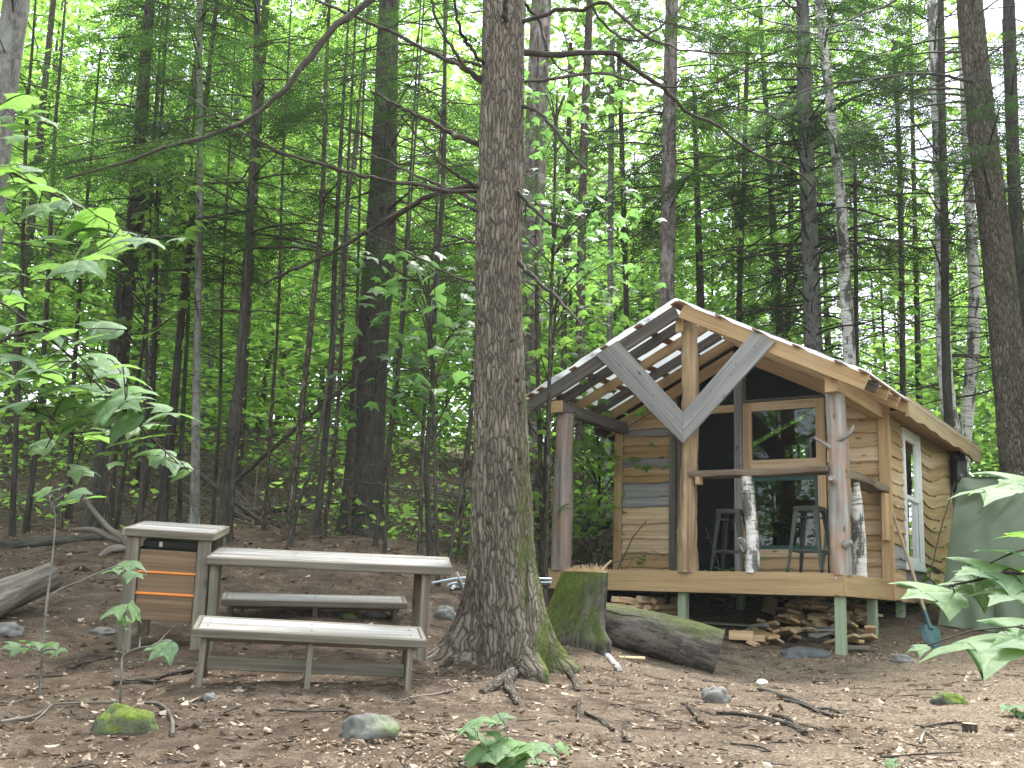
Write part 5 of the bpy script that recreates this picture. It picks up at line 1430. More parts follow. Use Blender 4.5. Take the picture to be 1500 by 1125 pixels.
leaf_branch('maple branch with big pale green leaves reaching in from the left edge', 'maple_branch', 'branch',
    [([(-60, 560), (0, 500), (30, 490), (60, 488), (100, 520), (140, 560), (180, 600), (220, 640), (262, 680)], .006, .002), ([(-60, 470), (-10, 440), (40, 470), (90, 490), (150, 530), (190, 555)], .005, .0015), ([(-50, 610), (10, 595), (70, 610), (120, 650), (140, 672)], .005, .0015)],
    [(40, 472, 68), (66, 488, 62), (112, 498, 88), (22, 520, 66), (60, 525, 70), (20, 503, 48), (158, 540, 66), (110, 560, 112), (70, 572, 90), (186, 548, 66), (150, 598, 84), (190, 572, 66), (205, 598, 62), (235, 592, 40), (20, 590, 64), (62, 596, 60), (100, 622, 52), (140, 640, 66), (205, 640, 84), (232, 662, 60), (262, 676, 50), (125, 686, 50), (104, 618, 46), (44, 545, 60), (84, 540, 50), (10, 555, 56), (130, 572, 60), (176, 618, 60), (60, 650, 40), (158, 660, 44), (225, 625, 52)], 3.3, 3, extra=.9)
leaf_branch('leafy maple twig hanging high at the left edge above the larger branch', 'maple_branch', 'branch',
    [([(-60, 110), (0, 150), (40, 165), (75, 185)], .005, .0015), ([(-60, 220), (0, 245), (60, 275), (110, 300), (170, 330), (220, 350)], .005, .0015), ([(-50, 400), (0, 405), (30, 420)], .004, .0015)],
    [(28, 142, 62), (68, 172, 50), (26, 180, 50), (50, 160, 44), (20, 200, 44), (30, 240, 70), (74, 272, 70), (40, 268, 60), (130, 326, 88), (175, 335, 70), (205, 348, 56), (60, 305, 60), (100, 320, 60), (85, 352, 52), (115, 365, 48), (110, 390, 66), (70, 385, 50), (145, 372, 50), (18, 398, 46), (12, 425, 40), (24, 440, 40), (140, 395, 40), (95, 300, 50), (20, 290, 50)], 3.6, 8, extra=.9)
leaf_branch('large maple leaves leaning in at the lower right corner in front of the tent', 'maple_branch', 'branch',
    [([(1620, 870), (1530, 850), (1480, 838), (1430, 850), (1390, 858)], .006, .002), ([(1600, 700), (1530, 712), (1480, 716)], .004, .0015), ([(1620, 790), (1540, 800), (1490, 808), (1450, 825)], .004, .0015), ([(1640, 960), (1560, 935), (1500, 925)], .005, .002)],
    [(1450, 712, 124), (1500, 706, 110), (1478, 806, 120), (1452, 836, 118), (1500, 828, 100), (1364, 866, 104), (1420, 860, 78), (1480, 866, 96), (1500, 780, 84), (1425, 842, 66)], 2.3, 21, jit=.1, out=(-.7, -.3, .0), face=.42)
leaf_branch('single broad maple leaf lowest at the right edge over bare soil', 'maple_branch', 'branch',
    [([(1640, 960), (1560, 935), (1490, 918)], .005, .002)], [(1432, 932, 170), (1505, 930, 120), (1344, 947, 34)], 2.0, 24, jit=.05, out=(-.9, -.2, .02), face=.40)
# seedlings rooted in the ground
def seedling(label, stems, leaves, base_px, seed, dr=None, leafmat='bigleaf', rad=.006, group=None):
    g_ = G(*base_px); D = g_[1]
    return leaf_branch(label, 'maple_seedling', 'seedling', [([base_px] + st_ if i == 0 else st_, rad * (1 if i == 0 else .6), rad * .3) for i, st_ in enumerate(stems)], leaves, D, seed, group, leafmat, base=g_, jit=.06)
seedling('low maple seedling at the bottom edge in front of the big roots', [[(744, 1090), (742, 1070), (736, 1050)], [(744, 1110), (715, 1100), (700, 1080)], [(744, 1115), (775, 1105), (800, 1098)]],
    [(697, 1056, 50), (733, 1052, 38), (693, 1076, 42), (708, 1098, 74), (745, 1096, 50), (782, 1093, 62), (700, 1120, 64), (790, 1120, 72), (826, 1093, 24), (722, 1074, 26), (755, 1112, 56)], (746, 1124), 31)
seedling('tall spindly seedling at the left edge with small leaves ringing its low stem', [[(64, 927), (70, 870), (77, 813), (81, 757), (72, 730)], [(70, 878), (87, 864), (113, 853), (151, 836), (172, 828)], [(60, 955), (40, 948), (22, 946)], [(60, 955), (75, 950), (88, 953)]],
    [(162, 834, 36), (190, 826, 44), (198, 840, 34), (18, 946, 28), (34, 951, 26), (50, 942, 28), (68, 954, 24), (84, 954, 24), (60, 720, 32), (87, 715, 34), (113, 722, 34), (140, 726, 30), (38, 938, 24), (74, 944, 24), (100, 732, 26)], (57, 1025), 32, rad=.010)
seedling('bare forked seedling with few leaves standing before the counter cabinet', [[(178, 983), (181, 960), (204, 949), (227, 945), (242, 930), (261, 911)], [(181, 960), (178, 935), (184, 915), (182, 900)], [(204, 949), (206, 932), (214, 922)]],
    [(164, 893, 44), (200, 897, 36), (185, 920, 18), (236, 950, 46), (182, 908, 20)], (176, 1032), 33, rad=.008)
seedling('tiny green seedling poking from the soil at the right edge', [[(1488, 1040), (1490, 1032)]], [(1478, 1036, 26), (1494, 1034, 28), (1500, 1045, 24)], (1488, 1050), 34)
seedling('little leafy sprout at the bottom edge right of the middle', [[(1300, 1120)]], [(1292, 1119, 22), (1308, 1117, 22)], (1300, 1124), 35)

# ------------------------------------------------------------------ shower tent, shovel, hanging bag
A = G(1374, 917); dirx = CU; ty_ = CV
tw_, td_, th_ = 1.15, 1.0, 1.80
tent = empty('shower_tent', A, 'olive green shower tent standing at the right side of the cabin', 'tent')
Bs = [np.array([0, 0, 0.]), dirx * tw_, dirx * tw_ + ty_ * td_, ty_ * td_]
ins = .27
tops = [dirx * ins * 1.0 + ty_ * .2, dirx * (tw_ - ins * .75) + ty_ * .2, dirx * (tw_ - ins * .75) + ty_ * (td_ - .2), dirx * ins + ty_ * (td_ - .2)]
for k in range(4): Bs[k][2] = gz1(A[0] + Bs[k][0], A[1] + Bs[k][1]) - A[2] + .01; tops[k] = tops[k] + np.array([0, 0, th_])
mb = MB()
for a, b in ((0, 1), (1, 2), (2, 3), (3, 0)):
    nu, nv = 44, 140; V = []
    nrm = unit(np.cross(Bs[b] - Bs[a], tops[a] - Bs[a]))
    for j in range(nv):
        for i in range(nu):
            s_, t_ = i / (nu - 1), j / (nv - 1)
            p_ = (Bs[a] * (1 - s_) + Bs[b] * s_) * (1 - t_) + (tops[a] * (1 - s_) + tops[b] * s_) * t_
            e = math.sin(math.pi * s_) ** .6
            w_ = .03 * e * math.sin(math.pi * t_)
            w_ += .05 * e * math.sin(22 * t_ + 3 * s_) * math.exp(-((t_ - .95) / .1) ** 2) + .06 * e * math.sin(16 * (t_ - .45 * s_)) * math.exp(-((t_ - .78 - .15 * s_) / .09) ** 2) + .03 * e * mnoise.noise((s_ * 4, t_ * 5, a)) + .04 * math.sin(math.pi * s_) * math.sin(20 * s_ + 4 * t_) * math.exp(-(t_ / .2) ** 2)
            w_ += .016 * e * math.sin(62 * (t_ - .35 * s_) + 2 * math.sin(5 * s_)) * (math.exp(-((t_ - .80) / .10) ** 2) + .35 * math.exp(-((t_ - .42) / .14) ** 2)) + .010 * e * math.sin(70 * t_ + 4 * s_) * math.exp(-((t_ - .95) / .05) ** 2)
            V.append(p_ + nrm * w_)
    idx = np.arange(nu * nv).reshape(nv, nu)
    mb.add(V, np.stack([idx[:-1, :-1], idx[:-1, 1:], idx[1:, 1:], idx[1:, :-1]], -1).reshape(-1, 4))
mb.add([tops[0], tops[1], tops[2], tops[3]], [[0, 1, 2, 3]])
mb.build('canopy', MAT['tent'], tent, True)
for s_ in (tops[0], tops[1]):
    mb = MB(); tube(mb, smooth_path([s_ + np.array([0, 0, -.06]), s_ + np.array([.03, -.02, .03]), s_ + CV * .3 + np.array([0, 0, .05])], 8), .014, 8); mb.build('pole_loop', MAT['black'], tent, True)
mb = MB(); e0 = tops[0] + np.array([-.05, -.02, -.06]); e1 = Bs[0] + np.array([-.10, -.05, .55])
tube(mb, smooth_path([e0, (e0 + e1) / 2 + np.array([-.02, 0, 0]), e1], 8), .007, 6); mb.build('guy_line', MAT['black'], tent, True)
mb = MB(); m0 = dirx * .62 + np.array([0, -.012, .02]); tube(mb, smooth_path([m0 + np.array([0, -.03, 0]), m0 + dirx * .01 + np.array([0, -.03, .25]), m0 + dirx * .01 + np.array([0, -.02, .5])], 6), .006, 6); mb.build('zip', MAT['black'], tent)
# pale bottle rack behind the tent at the edge
b0 = P(1494, 800, A[1] + 1.2); g0 = np.array([b0[0], b0[1], gz1(b0[0], b0[1])])
# shovel leaning on the wall
tip = G(1372, 950); hi = cab(W + .06, on_u(1308, 752, W + .06)[0], on_u(1308, 752, W + .06)[1])
sh = empty('shovel', tip, 'shovel with wooden shaft and teal blade leaning on the cabin side wall', 'shovel')
a = unit(hi - tip); Ls = np.linalg.norm(hi - tip)
mb = MB(); tube(mb, smooth_path([a * .38, a * (Ls * .5) + np.array([0, -.02, 0]), a * Ls], 14), .019, 10); mb.build('shaft', MAT['handle'], sh, True)
mb = MB(); tube(mb, [a * .24, a * .36, a * .52], [.03, .026, .022], 10); mb.build('socket', MAT['teal'], sh, True)
sd_ = unit(np.cross(a, [0, 1, 0])); nn = np.cross(sd_, a)
V = []; rows = [(.0, .015), (.06, .07), (.14, .098), (.22, .105), (.29, .10), (.31, .06)]
for t_, w_ in rows:
    for k in range(7):
        f = (k - 3) / 3; V.append(a * t_ + sd_ * w_ * f + nn * (.035 * f * f - .012))
F = [[r * 7 + c, r * 7 + c + 1, r * 7 + c + 8, r * 7 + c + 7] for r in range(5) for c in range(6)]
mb = MB(); mb.add(V, F); mb.add(np.array(V) + nn * .004, F); mb.build('blade', MAT['teal'], sh, True)
# black bag under the eave
vb_ = 5.35; t0 = cab(W + .14, vb_, 2.02)
bag = empty('black_bag', t0, 'black plastic bag hanging under the eave at the rear corner of the cabin', 'bag')
mb = MB(); q = np.array([(0, 0, 0), (0, 0, -.08), (.01, 0, -.2), (.03, 0, -.38), (.05, 0, -.52), (.055, 0, -.60), (.055, 0, -.63)])
tube(mb, smooth_path(q, 30), np.interp(np.linspace(0, 1, 30), [0, .12, .35, .7, .92, 1], [.07, .10, .115, .135, .11, .03]), 28, True, lambda th, L: .10 * np.sin(3 * th + 5 * L) + .07 * np.sin(5 * th - 11 * L) + .05 * np.sin(9 * th + 17 * L))
mb.build('sack', MAT['black'], bag, True)
mb = MB(); tube(mb, [(0, 0, -.02), (0, 0, .10)], .012, 6); mb.build('cord', MAT['black'], bag)

# ------------------------------------------------------------------ firewood and offcuts under the porch
rg = np.random.default_rng(77)
def wood_piece(label, p_, L, w, t, yaw, pitch, roll, m, group, name='firewood_piece', split=False, cat='firewood'):
    root = None
    mb = MB()
    if split:
        n = 5; V = []
        prof = np.array([(-.5, -.5), (.5, -.5), (.55, .1), (.0, .55), (-.5, .3)]) * np.array([w, t]) + rg.normal(0, .006, (5, 2))
        for x in (-L / 2, L / 2):
            V += [(x, *(q_ + rg.normal(0, .004, 2))) for q_ in prof]
        F = [[i, (i + 1) % n, n + (i + 1) % n, n + i] for i in range(n)] + [list(range(n))[::-1], list(range(n, 2 * n))]
        mb.add(V, F, np.array(V)[:, [1, 2, 0]] + rg.uniform(-20, 20, 3))
    else:
        board(mb, (-L / 2, 0, 0), (L / 2, 0, 0), w, t, (0, 1, 0))
    o = mb.build(name, MAT[m])
    o.location = tuple(p_); o.rotation_euler = (roll, pitch, yaw)
    return tag(o, label, cat, group)
FWG = 'firewood stacked under the left of the porch'
for r_ in range(4):
    for c in range(5 - (r_ == 3)):
        x = 893 + c * 19 + (r_ % 2) * 8 + rg.normal(0, 2); y = 912 - c * .5
        b = G(x, y + 2); b[2] += .04 + r_ * .072 + rg.normal(0, .006)
        wood_piece('split firewood stick in the stack under the left of the porch', b + CV * .12, rg.uniform(.36, .46), rg.uniform(.07, .105), rg.uniform(.055, .08), math.atan2(CV[1], CV[0]) + rg.normal(0, .12), rg.normal(0, .03), rg.normal(0, .25), ['chipwood', 'furn', 'chipwood'][int(rg.integers(3))], FWG, split=rg.random() < .5)
b = G(979, 914); 
rl = MB(); tube(rl, [(-.2, 0, 0), (.2, 0, 0)], .058, 20, True, wob((.04, 2, 3)), capmi=1); o = rl.build('firewood_log', [MAT['barkmid'], MAT['endgrain']]); o.location = tuple(b + np.array([0, .1, .06])); o.rotation_euler = (0, 0, math.atan2(CV[1], CV[0]) + .15); tag(o, 'round bark-covered firewood log with a pale sawn end beside the green stilt', 'firewood')
for (x, y, yaw, pt, L) in ((967, 905, .75, -.35, .5), (984, 896, .9, -.6, .42), (945, 912, .7, .1, .5)):
    b = G(x, y + 6); b[2] += .09
    wood_piece('firewood stick leaning on the stack near the round log', b, L, .09, .06, yaw + .4, pt, .3, 'chipwood', 'firewood sticks leaning by the round log', split=True)
OG = 'board offcuts heaped under the front of the porch'
cnt = 0
for k in range(78):
    t_ = rg.uniform(0, 1); x = 1090 + 185 * t_ + rg.normal(0, 8); row = rg.uniform(0, 1)
    y = 948 - 34 * row
    b = G(x, y); hmax = .34 * math.exp(-((x - 1195) / 75) ** 2) * min(1, .35 + row * 1.3)
    b[2] += .02 + hmax * rg.uniform(.1, 1)
    wood_piece('sawn board offcut lying in the heap under the front of the porch', b, rg.uniform(.14, .42), rg.uniform(.07, .15), rg.uniform(.02, .042), rg.uniform(0, 3.14), rg.normal(0, .26), rg.normal(.15, .28), ['chipwood', 'chipwood', 'fresh', 'greywood', 'chipwood', 'furndark'][int(rg.integers(6))], OG, 'board_offcut', cat='offcut')
for x, y, L, w, t, yaw, pt, rl_, m, lab in ((1088, 920, .95, .12, .02, -.35, .03, .1, 'greywood', 'long grey plank lying flat left of the offcut heap'), (1192, 937, .34, .26, .045, .05, .0, .45, 'furn', 'square pale board end tilted in the middle of the offcut heap'),
                                      (1086, 942, .26, .13, .10, -.3, 0, 0, 'chipwood', 'orange brown wood block at the left end of the offcut heap'), (1110, 944, .14, .10, .07, .2, 0, 0, 'chipwood', 'small wood block beside the orange brown one'),
                                      (1168, 920, .26, .17, .03, .3, .1, .5, 'greywood', 'grey board piece tilted up at the middle of the heap'), (1128, 905, .34, .17, .05, 1.2, -.5, .4, 'chipwood', 'slab of split wood leaning on the back of the heap'), (1252, 955, .3, .09, .04, .0, 0, 0, 'furn', 'short board lying in front of the heap right of the stilt'),
                                      (1262, 917, .5, .11, .03, .1, .02, .1, 'chipwood', 'plank sticking out to the right of the heap'), (1255, 904, .36, .12, .03, -.1, .03, .15, 'chipwood', 'topmost plank on the right side of the heap')):
    b = G(x, y); b[2] += t * .6 + (.12 if y < 930 and x > 1150 else .02) + (.1 if y < 910 else 0)
    wood_piece(lab, b, L, w, t, yaw, pt, rl_, m, None, 'board_offcut', cat='offcut')
# yellow sled under the deck, light metal frame behind the big tree
def g_at(u, v): 
    q_ = cab(u, v, 0); return np.array([q_[0], q_[1], gz1(q_[0], q_[1])])
uy, vy = 2.9, 3.2
d_ = P(1250, 889, 15.6); sl = empty('plastic_sled', (d_[0], d_[1], gz1(d_[0], d_[1])), 'yellow plastic sled lying under the cabin floor', 'sled', rz=.1)
mb = MB(); V = []
for k in range(9):
    x = -.45 + .9 * k / 8; zz_ = .04 + (.10 if k == 8 else 0)
    V += [(x, -.18, zz_ + .10), (x, -.14, zz_), (x, .14, zz_), (x, .18, zz_ + .10)]
F = [[r * 4 + c, r * 4 + c + 1, r * 4 + c + 5, r * 4 + c + 4] for r in range(8) for c in range(3)]
mb.add(V, F); mb.build('shell', MAT['yellow'], sl, True)
mb = MB(); tube(mb, smooth_path([(-.45, -.18, .15), (0, -.185, .16), (.45, -.18, .25)], 8), .022, 8); mb.build('rim', MAT['yellow'], sl, True)
sl.location[2] = d_[2] - .12
mf = empty('metal_frame', G(665, 872), 'folded light metal frame lying on the ground behind the big tree', 'metal frame')
fb_ = np.array(mf.location)
def rod(nm, pts, r, m):
    D_ = fb_[1]; mb = MB(); tube(mb, smooth_path([P(x, y, D_ + dd) - fb_ for x, y, dd in pts], 8), r, 8); mb.build(nm, MAT[m], mf, True)
rod('tube', [(633, 854, 0), (653, 850, .0), (682, 846, .1), (740, 846, .2), (808, 848, .3)], .011, 'alu'); rod('tube', [(669, 838, 0), (673, 848, 0), (679, 862, .05), (678, 869, .05)], .012, 'alu')
rod('tube', [(656, 858, 0), (664, 854, 0), (690, 856, .2), (740, 854, .2), (808, 853, .3)], .011, 'alu'); rod('tube', [(660, 864, 0), (680, 862, .1), (740, 860, .2), (806, 857, .3)], .012, 'black')
rod('hub', [(663, 861, -.02), (667, 858, .06)], .018, 'white'); rod('bracket', [(672, 850, 0), (676, 860, 0), (680, 868, 0)], .015, 'slate')

# ------------------------------------------------------------------ stones, sticks and fallen wood on the ground
def rock(label, px, wpx, hpx, m, seed, name='stone', depth=.8, sink=.3, group=None, cat='stone'):
    g_ = G(*px); D = g_[1]; rng = np.random.default_rng(seed)
    a_, h_ = wpx * D / FPX / 2, hpx * D / FPX
    mb = MB(); nu, nv = 40, 22; V = []
    for j in range(nv):
        ph = math.pi * j / (nv - 1)
        for i in range(nu):
            th = 2 * math.pi * i / nu
            d = np.array([math.sin(ph) * math.cos(th), math.sin(ph) * math.sin(th), math.cos(ph)])
            r = 1 + .30 * mnoise.noise(tuple(d * 1.6 + seed)) + .12 * mnoise.noise(tuple(d * 4 + seed)) + .04 * mnoise.noise(tuple(d * 11 + seed))
            V.append(d * r * np.array([a_, a_ * depth, h_ * (.75)]))
    idx = np.arange(nu * nv).reshape(nv, nu)
    F = np.stack([idx[:-1], np.roll(idx[:-1], -1, 1), np.roll(idx[1:], -1, 1), idx[1:]], -1).reshape(-1, 4)
    mb.add(V, F)
    o = mb.build(name, MAT[m], None, True); o.location = (g_[0], g_[1] + a_ * .3, g_[2] + h_ * (.38 - sink)); o.rotation_euler = (0, 0, rng.uniform(-.4, .4))
    return tag(o, label, cat, group)
rock('round rock fully covered in bright green moss at the lower left', (182, 1072), 96, 42, 'mossrock', 3, 'mossy_rock')
rock('low grey rock with moss on its right half, before the near bench', (541, 1080), 84, 38, 'mossrockbare', 8, 'mossy_rock')
rock('oval grey stone on the bare soil below the cut log', (1050, 1030), 40, 26, 'stone', 11)
rock('dark mossy stone half buried at the right of the clearing', (1393, 1032), 50, 20, 'mossrock', 14)
o = rock('long dark slate slab lying in front of the right stilt', (1185, 964), 84, 17, 'slate', 17, depth=.45)
rock('flat pale stone on the soil right of the cut log', (1117, 1003), 18, 8, 'white', 19)
rock('low brown stone right of the offcut heap', (1323, 970), 34, 12, 'stone', 22)
rock('stone beside the tree roots under the end of the table', (652, 905), 34, 18, 'stone', 25); rock('mossy stone behind the standing bench', (512, 906), 26, 14, 'mossrock', 27); rock('pale stone between table leg and back bench', (550, 904), 30, 13, 'stone', 29)
rock('grey stone near the left foot of the near bench', (305, 1024), 20, 9, 'stone', 31); rock('flat stone left of the cabinet feet', (150, 930), 42, 12, 'stone', 33); rock('grey rock at the left edge by the fallen log', (8, 930), 44, 20, 'stone', 35)

def stick(label, px, rpx0, rpx1, m='limb', name='stick', forks=(), lift=.012, n=20, cat='stick', group=None):
    g0 = G(*px[0]); b = g0
    q = np.array([G(x, y) for x, y in px]); q[:, 2] += lift; q = smooth_path(q, n); D = q[0][1]
    mb = MB(); tube(mb, q - b, np.linspace(rpx0, rpx1, n) * D / FPX, 8, True, wob((.15, 2, 14), (.1, 3, 31)))
    for fk in forks:
        qq = np.array([G(x, y) for x, y in fk]); qq[:, 2] += lift; tube(mb, smooth_path(qq, 10) - b, np.linspace(rpx1 * 1.2, rpx1 * .4, 10) * D / FPX, 6)
    o = mb.build(name, MAT[m], None, True); o.location = tuple(b)
    return tag(o, label, cat, group)
stick('dark forked dead branch on the soil in front of the offcut heap', [(1112, 1012), (1140, 1020), (1170, 1030), (1193, 1042), (1220, 1052)], 3.2, 2.0, forks=[[(1193, 1042), (1215, 1041), (1234, 1048)], [(1150, 1028), (1180, 1036), (1205, 1050)]], m='barkdark')
stick('thick curved dead branch nearest the right of the frame middle', [(1050, 1048), (1090, 1050), (1127, 1057), (1153, 1063), (1180, 1077)], 2.6, 4.2, forks=[[(1130, 1050), (1155, 1056), (1170, 1068)]], m='barkmid')
stick('short bent stick left of the thick curved dead branch', [(1000, 1033), (1012, 1042), (1021, 1052), (1027, 1062)], 3.4, 2.6, m='barkmid')
stick('short root-like stick below the big tree roots', [(858, 1048), (875, 1056), (888, 1066), (898, 1074)], 3.5, 3, m='barkmid'); stick('upright little stick left of the root-like one', [(848, 1030), (847, 1045), (846, 1060)], 2.8, 2.2, m='barkmid'); stick('stubby stick right of the root-like one', [(916, 1063), (914, 1075), (915, 1087)], 3.4, 3, m='barkmid')
stick('white birch stick with dark bands beside the stump', [(886, 958), (896, 970), (908, 984)], 4.6, 4.2, 'birch', 'birch_stick'); stick('thin dark twig low at the right', [(1070, 1092), (1110, 1098), (1128, 1104)], 1.6, 1.2, 'barkdark'); stick('thin twig near the right bottom', [(1290, 1113), (1360, 1108), (1410, 1106)], 1.5, 1)
stick('thin root line on the trampled soil at the right', [(1350, 1068), (1385, 1063), (1412, 1062)], 2.0, 1.4); stick('grey crooked twig beside the sawn peg', [(1348, 1092), (1352, 1080), (1358, 1076), (1378, 1092)], 2.4, 1.2, 'driftwood')
stick('long bleached twig on the leaf litter at the lower left', [(0, 1062), (50, 1052), (75, 1036), (120, 1034), (172, 1032)], 2.2, 1.6, 'driftwood', forks=[[(75, 1036), (60, 1052), (42, 1066)]]); stick('bleached bent stick right of the green mossy rock', [(205, 1032), (232, 1035), (246, 1046), (252, 1062), (252, 1080)], 1.8, 2.6, 'driftwood')
stick('dark surface root left of the cabinet feet', [(100, 982), (130, 973), (165, 965)], 3.5, 2, 'barkmid'); stick('dark surface root before the cabinet', [(165, 1003), (215, 1000), (250, 990), (282, 984)], 4, 3, 'barkmid', forks=[[(205, 1001), (230, 1002), (250, 999)]]); stick('long thin twig on the soil below the near bench', [(395, 1043), (450, 1046), (510, 1045)], 1.5, 1)
stick('thin pale twig in the soil at the bottom', [(600, 1025), (640, 1020), (668, 1012)], 1.6, 1, 'driftwood')
pg = MB(); tube(pg, [(0, 0, -.05), (0, 0, .05)], .045, 14, True, wob((.08, 2, 5)), capmi=1); o = pg.build('wood_peg', [MAT['barkmid'], MAT['endgrain']]); o.location = tuple(G(1421, 1072)); tag(o, 'short sawn wood peg standing in the soil at the lower right', 'peg')
ch = MB(); board(ch, (-.13, 0, .012), (.12, 0, .014), .05, .016, (0, 1, 0), .007); o = ch.build('bark_slab', MAT['orange'] if False else MAT['endgrain']); o.location = tuple(G(925, 966)); o.rotation_euler = (.3, 0, -.25); tag(o, 'orange brown wood slab lying beside the cut log', 'wood slab')

def fallen(label, p0, p1, D0, D1, r0, r1, m, name='fallen_log', seg=26, bend=.0, onground=True):
    a_, b_ = P(*p0, D0), P(*p1, D1); mid_ = (a_ + b_) / 2
    if onground:
        for q_ in (a_, b_): q_[2] = max(q_[2], gz1(q_[0], q_[1]) + r1 * .6)
    t = np.linspace(0, 1, 40)[:, None]; q = a_ + (b_ - a_) * t + np.array([0, 0, bend]) * np.sin(np.pi * t)
    mb = MB(); tube(mb, q - mid_, np.linspace(r0, r1, 40), seg, True, wob((.05, 2, 2), (.05, 3, 5), (.03, 7, 9)))
    o = mb.build(name, MAT[m], None, True); o.location = tuple(mid_); return tag(o, label, 'log')
fallen('grey barkless fallen log poking in at the left edge', (-60, 905), (76, 843), 8.6, 9.2, .15, .12, 'driftwood')
fallen('mossy fallen trunk lying across the slope behind the big tree', (600, 752), (860, 762), 19, 18, .10, .14, 'barkmossy'); fallen('thin dead pole leaning across the left thicket', (345, 705), (545, 530), 13.5, 13.2, .03, .018, 'barkdark', 'fallen_pole', 8, onground=False)
fallen('dark fallen pole lying low behind the cabinet and near saplings', (335, 755), (520, 735), 15, 15.5, .035, .05, 'barkdark', 'fallen_pole', 8); fallen('dead branch propped between trunks left of the thick dark trunk', (195, 620), (395, 775), 14, 13, .04, .028, 'barkdark', 'fallen_pole', 8, onground=False)
fallen('rotten log lying on the slope behind the left porch post', (845, 770), (905, 765), 17.5, 17.5, .10, .10, 'barkmossy'); fallen('dark log on the ground behind the bleached dead wood', (0, 800), (200, 820), 12, 12.2, .06, .05, 'barkdark')
fallen('grey pole lying on the slope behind the porch post', (845, 755), (915, 735), 19, 19.5, .04, .04, 'barkgrey', 'fallen_pole', 8); fallen('pale dead pole angled behind the porch post', (838, 720), (905, 770), 18, 17.5, .028, .03, 'driftwood', 'fallen_pole', 8, onground=False)
dw = empty('dead_root_snag', G(170, 812), 'bleached twisted dead wood lying left of the cabinet', 'dead wood'); db = np.array(dw.location); D_ = db[1]
for px, r0, r1 in (([(122, 728), (140, 752), (160, 775), (178, 788), (192, 800)], .02, .06), ([(108, 776), (135, 776), (155, 784), (175, 790), (194, 796)], .02, .05), ([(145, 818), (160, 806), (178, 802), (198, 800)], .03, .05)):
    mb = MB(); q = smooth_path([P(x, y, D_ + .02) - db for x, y in px], 18); tube(mb, q, np.linspace(r0, r1, 18), 10, True, wob((.15, 2, 9), (.1, 3, 17))); mb.build('branch', MAT['driftwood'], dw, True)

# ------------------------------------------------------------------ loose cover nobody could count
rg = np.random.default_rng(99)
def scatter(n, xr, yr, dens=None):
    x = rg.uniform(*xr, n); y = yr[0] * (yr[1] / yr[0]) ** rg.uniform(0, 1, n)
    x = x * y * .56
    keep = np.ones(n, bool) if dens is None else rg.uniform(0, 1, n) < dens(x, y)
    x, y = x[keep], y[keep]
    return np.stack([x, y, gz(x, y) + .008], 1)
def patch(x, y, s=1.3, k=0):
    return np.array([mnoise.noise((a * s, b * s, k)) for a, b in zip(x, y)])
L_ = scatter(40000, (-1, .95), (4.2, 26), lambda x, y: np.clip(.50 - .06 * x + .9 * patch(x, y), .05, 1) * np.clip(.55 + .1 * np.abs(y - 8), 0, 1))
sz_ = rg.lognormal(-3.45, .5, len(L_)) * (1 + np.clip(L_[:, 1] - 9, 0, 20) * .05)
V, F = leaf_quads(L_, sz_, .38, rg, .75, .15); mb = MB(); mb.add(V, F); tag(mb.build('leaf_litter', MAT['litter']), kind='stuff')
L_ = scatter(60000, (-.8, .95), (4.2, 12.5), lambda x, y: np.clip(.14 + .13 * x + .8 * patch(x, y, 1.0, 5) + .5 * patch(x, y, 3.5, 6), .01, 1))
V, F = leaf_quads(L_, rg.lognormal(-4.35, .45, len(L_)), .35, rg, .5, .05); mb = MB(); mb.add(V, F); tag(mb.build('wood_chips', MAT['chips']), kind='stuff')
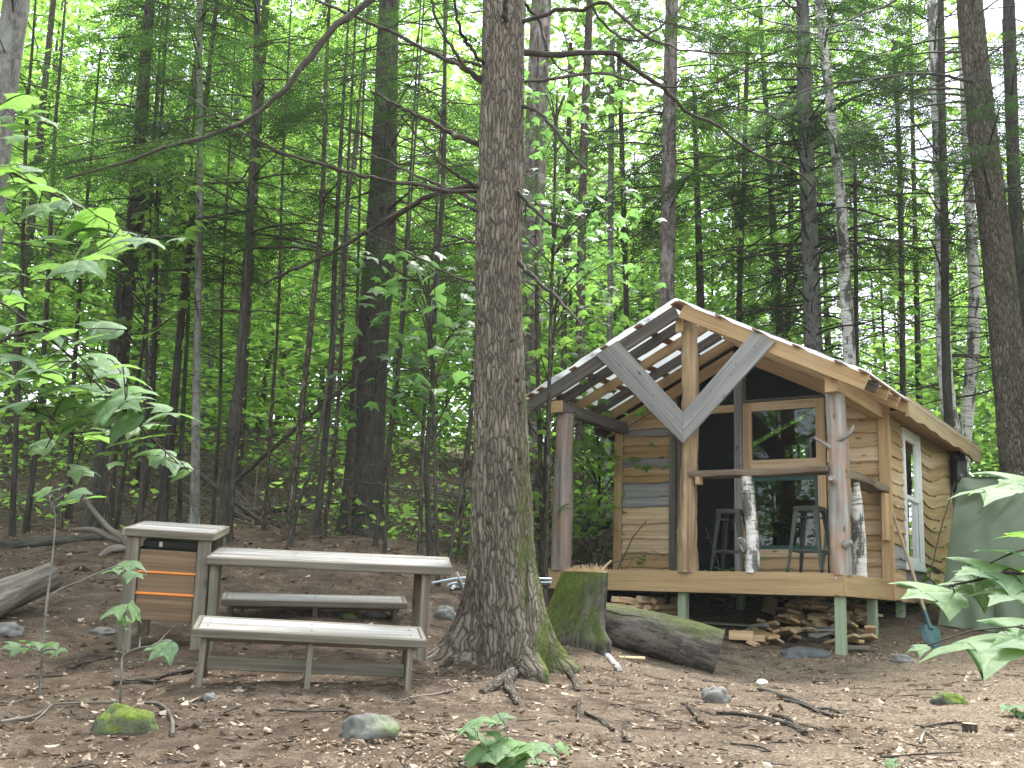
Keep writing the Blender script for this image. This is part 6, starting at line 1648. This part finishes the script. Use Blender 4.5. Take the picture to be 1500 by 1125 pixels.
# sawdust patches by the right stilt
L_ = []
for (x, y, n, s) in ((1290, 945, 900, .30), (1120, 955, 500, .25), (1250, 960, 500, .25), (640, 985, 400, .3), (860, 960, 500, .35)):
    c = G(x, y); q = c + rg.normal(0, 1, (n, 3)) * np.array([s, s * 1.2, 0]); q[:, 2] = gz(q[:, 0], q[:, 1]) + .008; L_.append(q)
L_ = np.concatenate(L_); V, F = leaf_quads(L_, rg.lognormal(-3.9, .4, len(L_)), .3, rg, .45, .03); mb = MB(); mb.add(V, F); tag(mb.build('sawdust', MAT['chips']), kind='stuff')
mb = MB()
L_ = scatter(1500, (-1, .95), (4.4, 22))
for p_ in L_:
    a_ = rg.uniform(0, 6.28); l = rg.lognormal(-2.4, .5) * (1 + p_[1] * .04); d = np.array([math.cos(a_), math.sin(a_), 0]); r_ = rg.uniform(.0015, .004) * (1 + p_[1] * .03)
    q = np.array([p_ - d * l / 2, p_ + np.array([rg.normal(0, .02), rg.normal(0, .02), .006]), p_ + d * l / 2]); q[:, 2] = gz(q[:, 0], q[:, 1]) + .006
    tube(mb, q, r_, 4, False)
tag(mb.build('twig_litter', MAT['barkmid']), kind='stuff')
# low green plants and brush on the slope
C = scatter(1100, (-1, 1), (13.8, 34), lambda x, y: np.clip(.5 + 1.5 * patch(x, y, .35, 9), 0, 1))
C[:, 2] += rg.uniform(.05, 1, len(C)) ** .7 * np.clip((C[:, 1] - 12.5) / 3, .1, 3.2)
L_ = layered_cloud(C, 30, (.45, .45, .08), rg); L_[:, 2] = np.maximum(L_[:, 2], gz(L_[:, 0], L_[:, 1]) + .02)
V, F = leaf_quads(L_, rg.uniform(.07, .16, len(L_)), .4, rg, .75); mb = MB(); mb.add(V, F); tag(mb.build('undergrowth', MAT['maple']), kind='stuff')
mb = MB()
for p_ in scatter(900, (-1, .5), (14, 30)):
    for _ in range(2):
        d = unit(np.array([rg.normal(), rg.normal(), rg.uniform(.1, 1.2)])); l = rg.uniform(.5, 1.8)
        tube(mb, smooth_path([p_, p_ + d * l * .5 + rg.normal(0, .06, 3), p_ + d * l + np.array([0, 0, -.15 * l])], 5), np.linspace(.011, .004, 5), 4, False)
tag(mb.build('brush', MAT['driftwood']), kind='stuff')

# ------------------------------------------------------------------ thin haze added to lift the shadows between the trees
hb = MB()
q = [(-125, -125), (125, -125), (125, 125), (-125, 125)]
zl, zh = float(Zg.min()) - 1.5, 42.
hb.add([(x, y, z) for z in (zl, zh) for x, y in q], [[0, 3, 2, 1], [4, 5, 6, 7]] + [[i, (i + 1) % 4, 4 + (i + 1) % 4, 4 + i] for i in range(4)])
m, nt, b = mat('added_haze')
pv = N(nt, 'ShaderNodeVolumePrincipled'); pv.inputs['Color'].default_value = (.93, .97, .93, 1); pv.inputs['Density'].default_value = .0005; pv.inputs['Anisotropy'].default_value = .2
for l in list(nt.links): nt.links.remove(l)
nt.links.new(pv.outputs[0], nt.nodes['Material Output'].inputs['Volume'])
tag(hb.build('haze', m), kind='stuff')
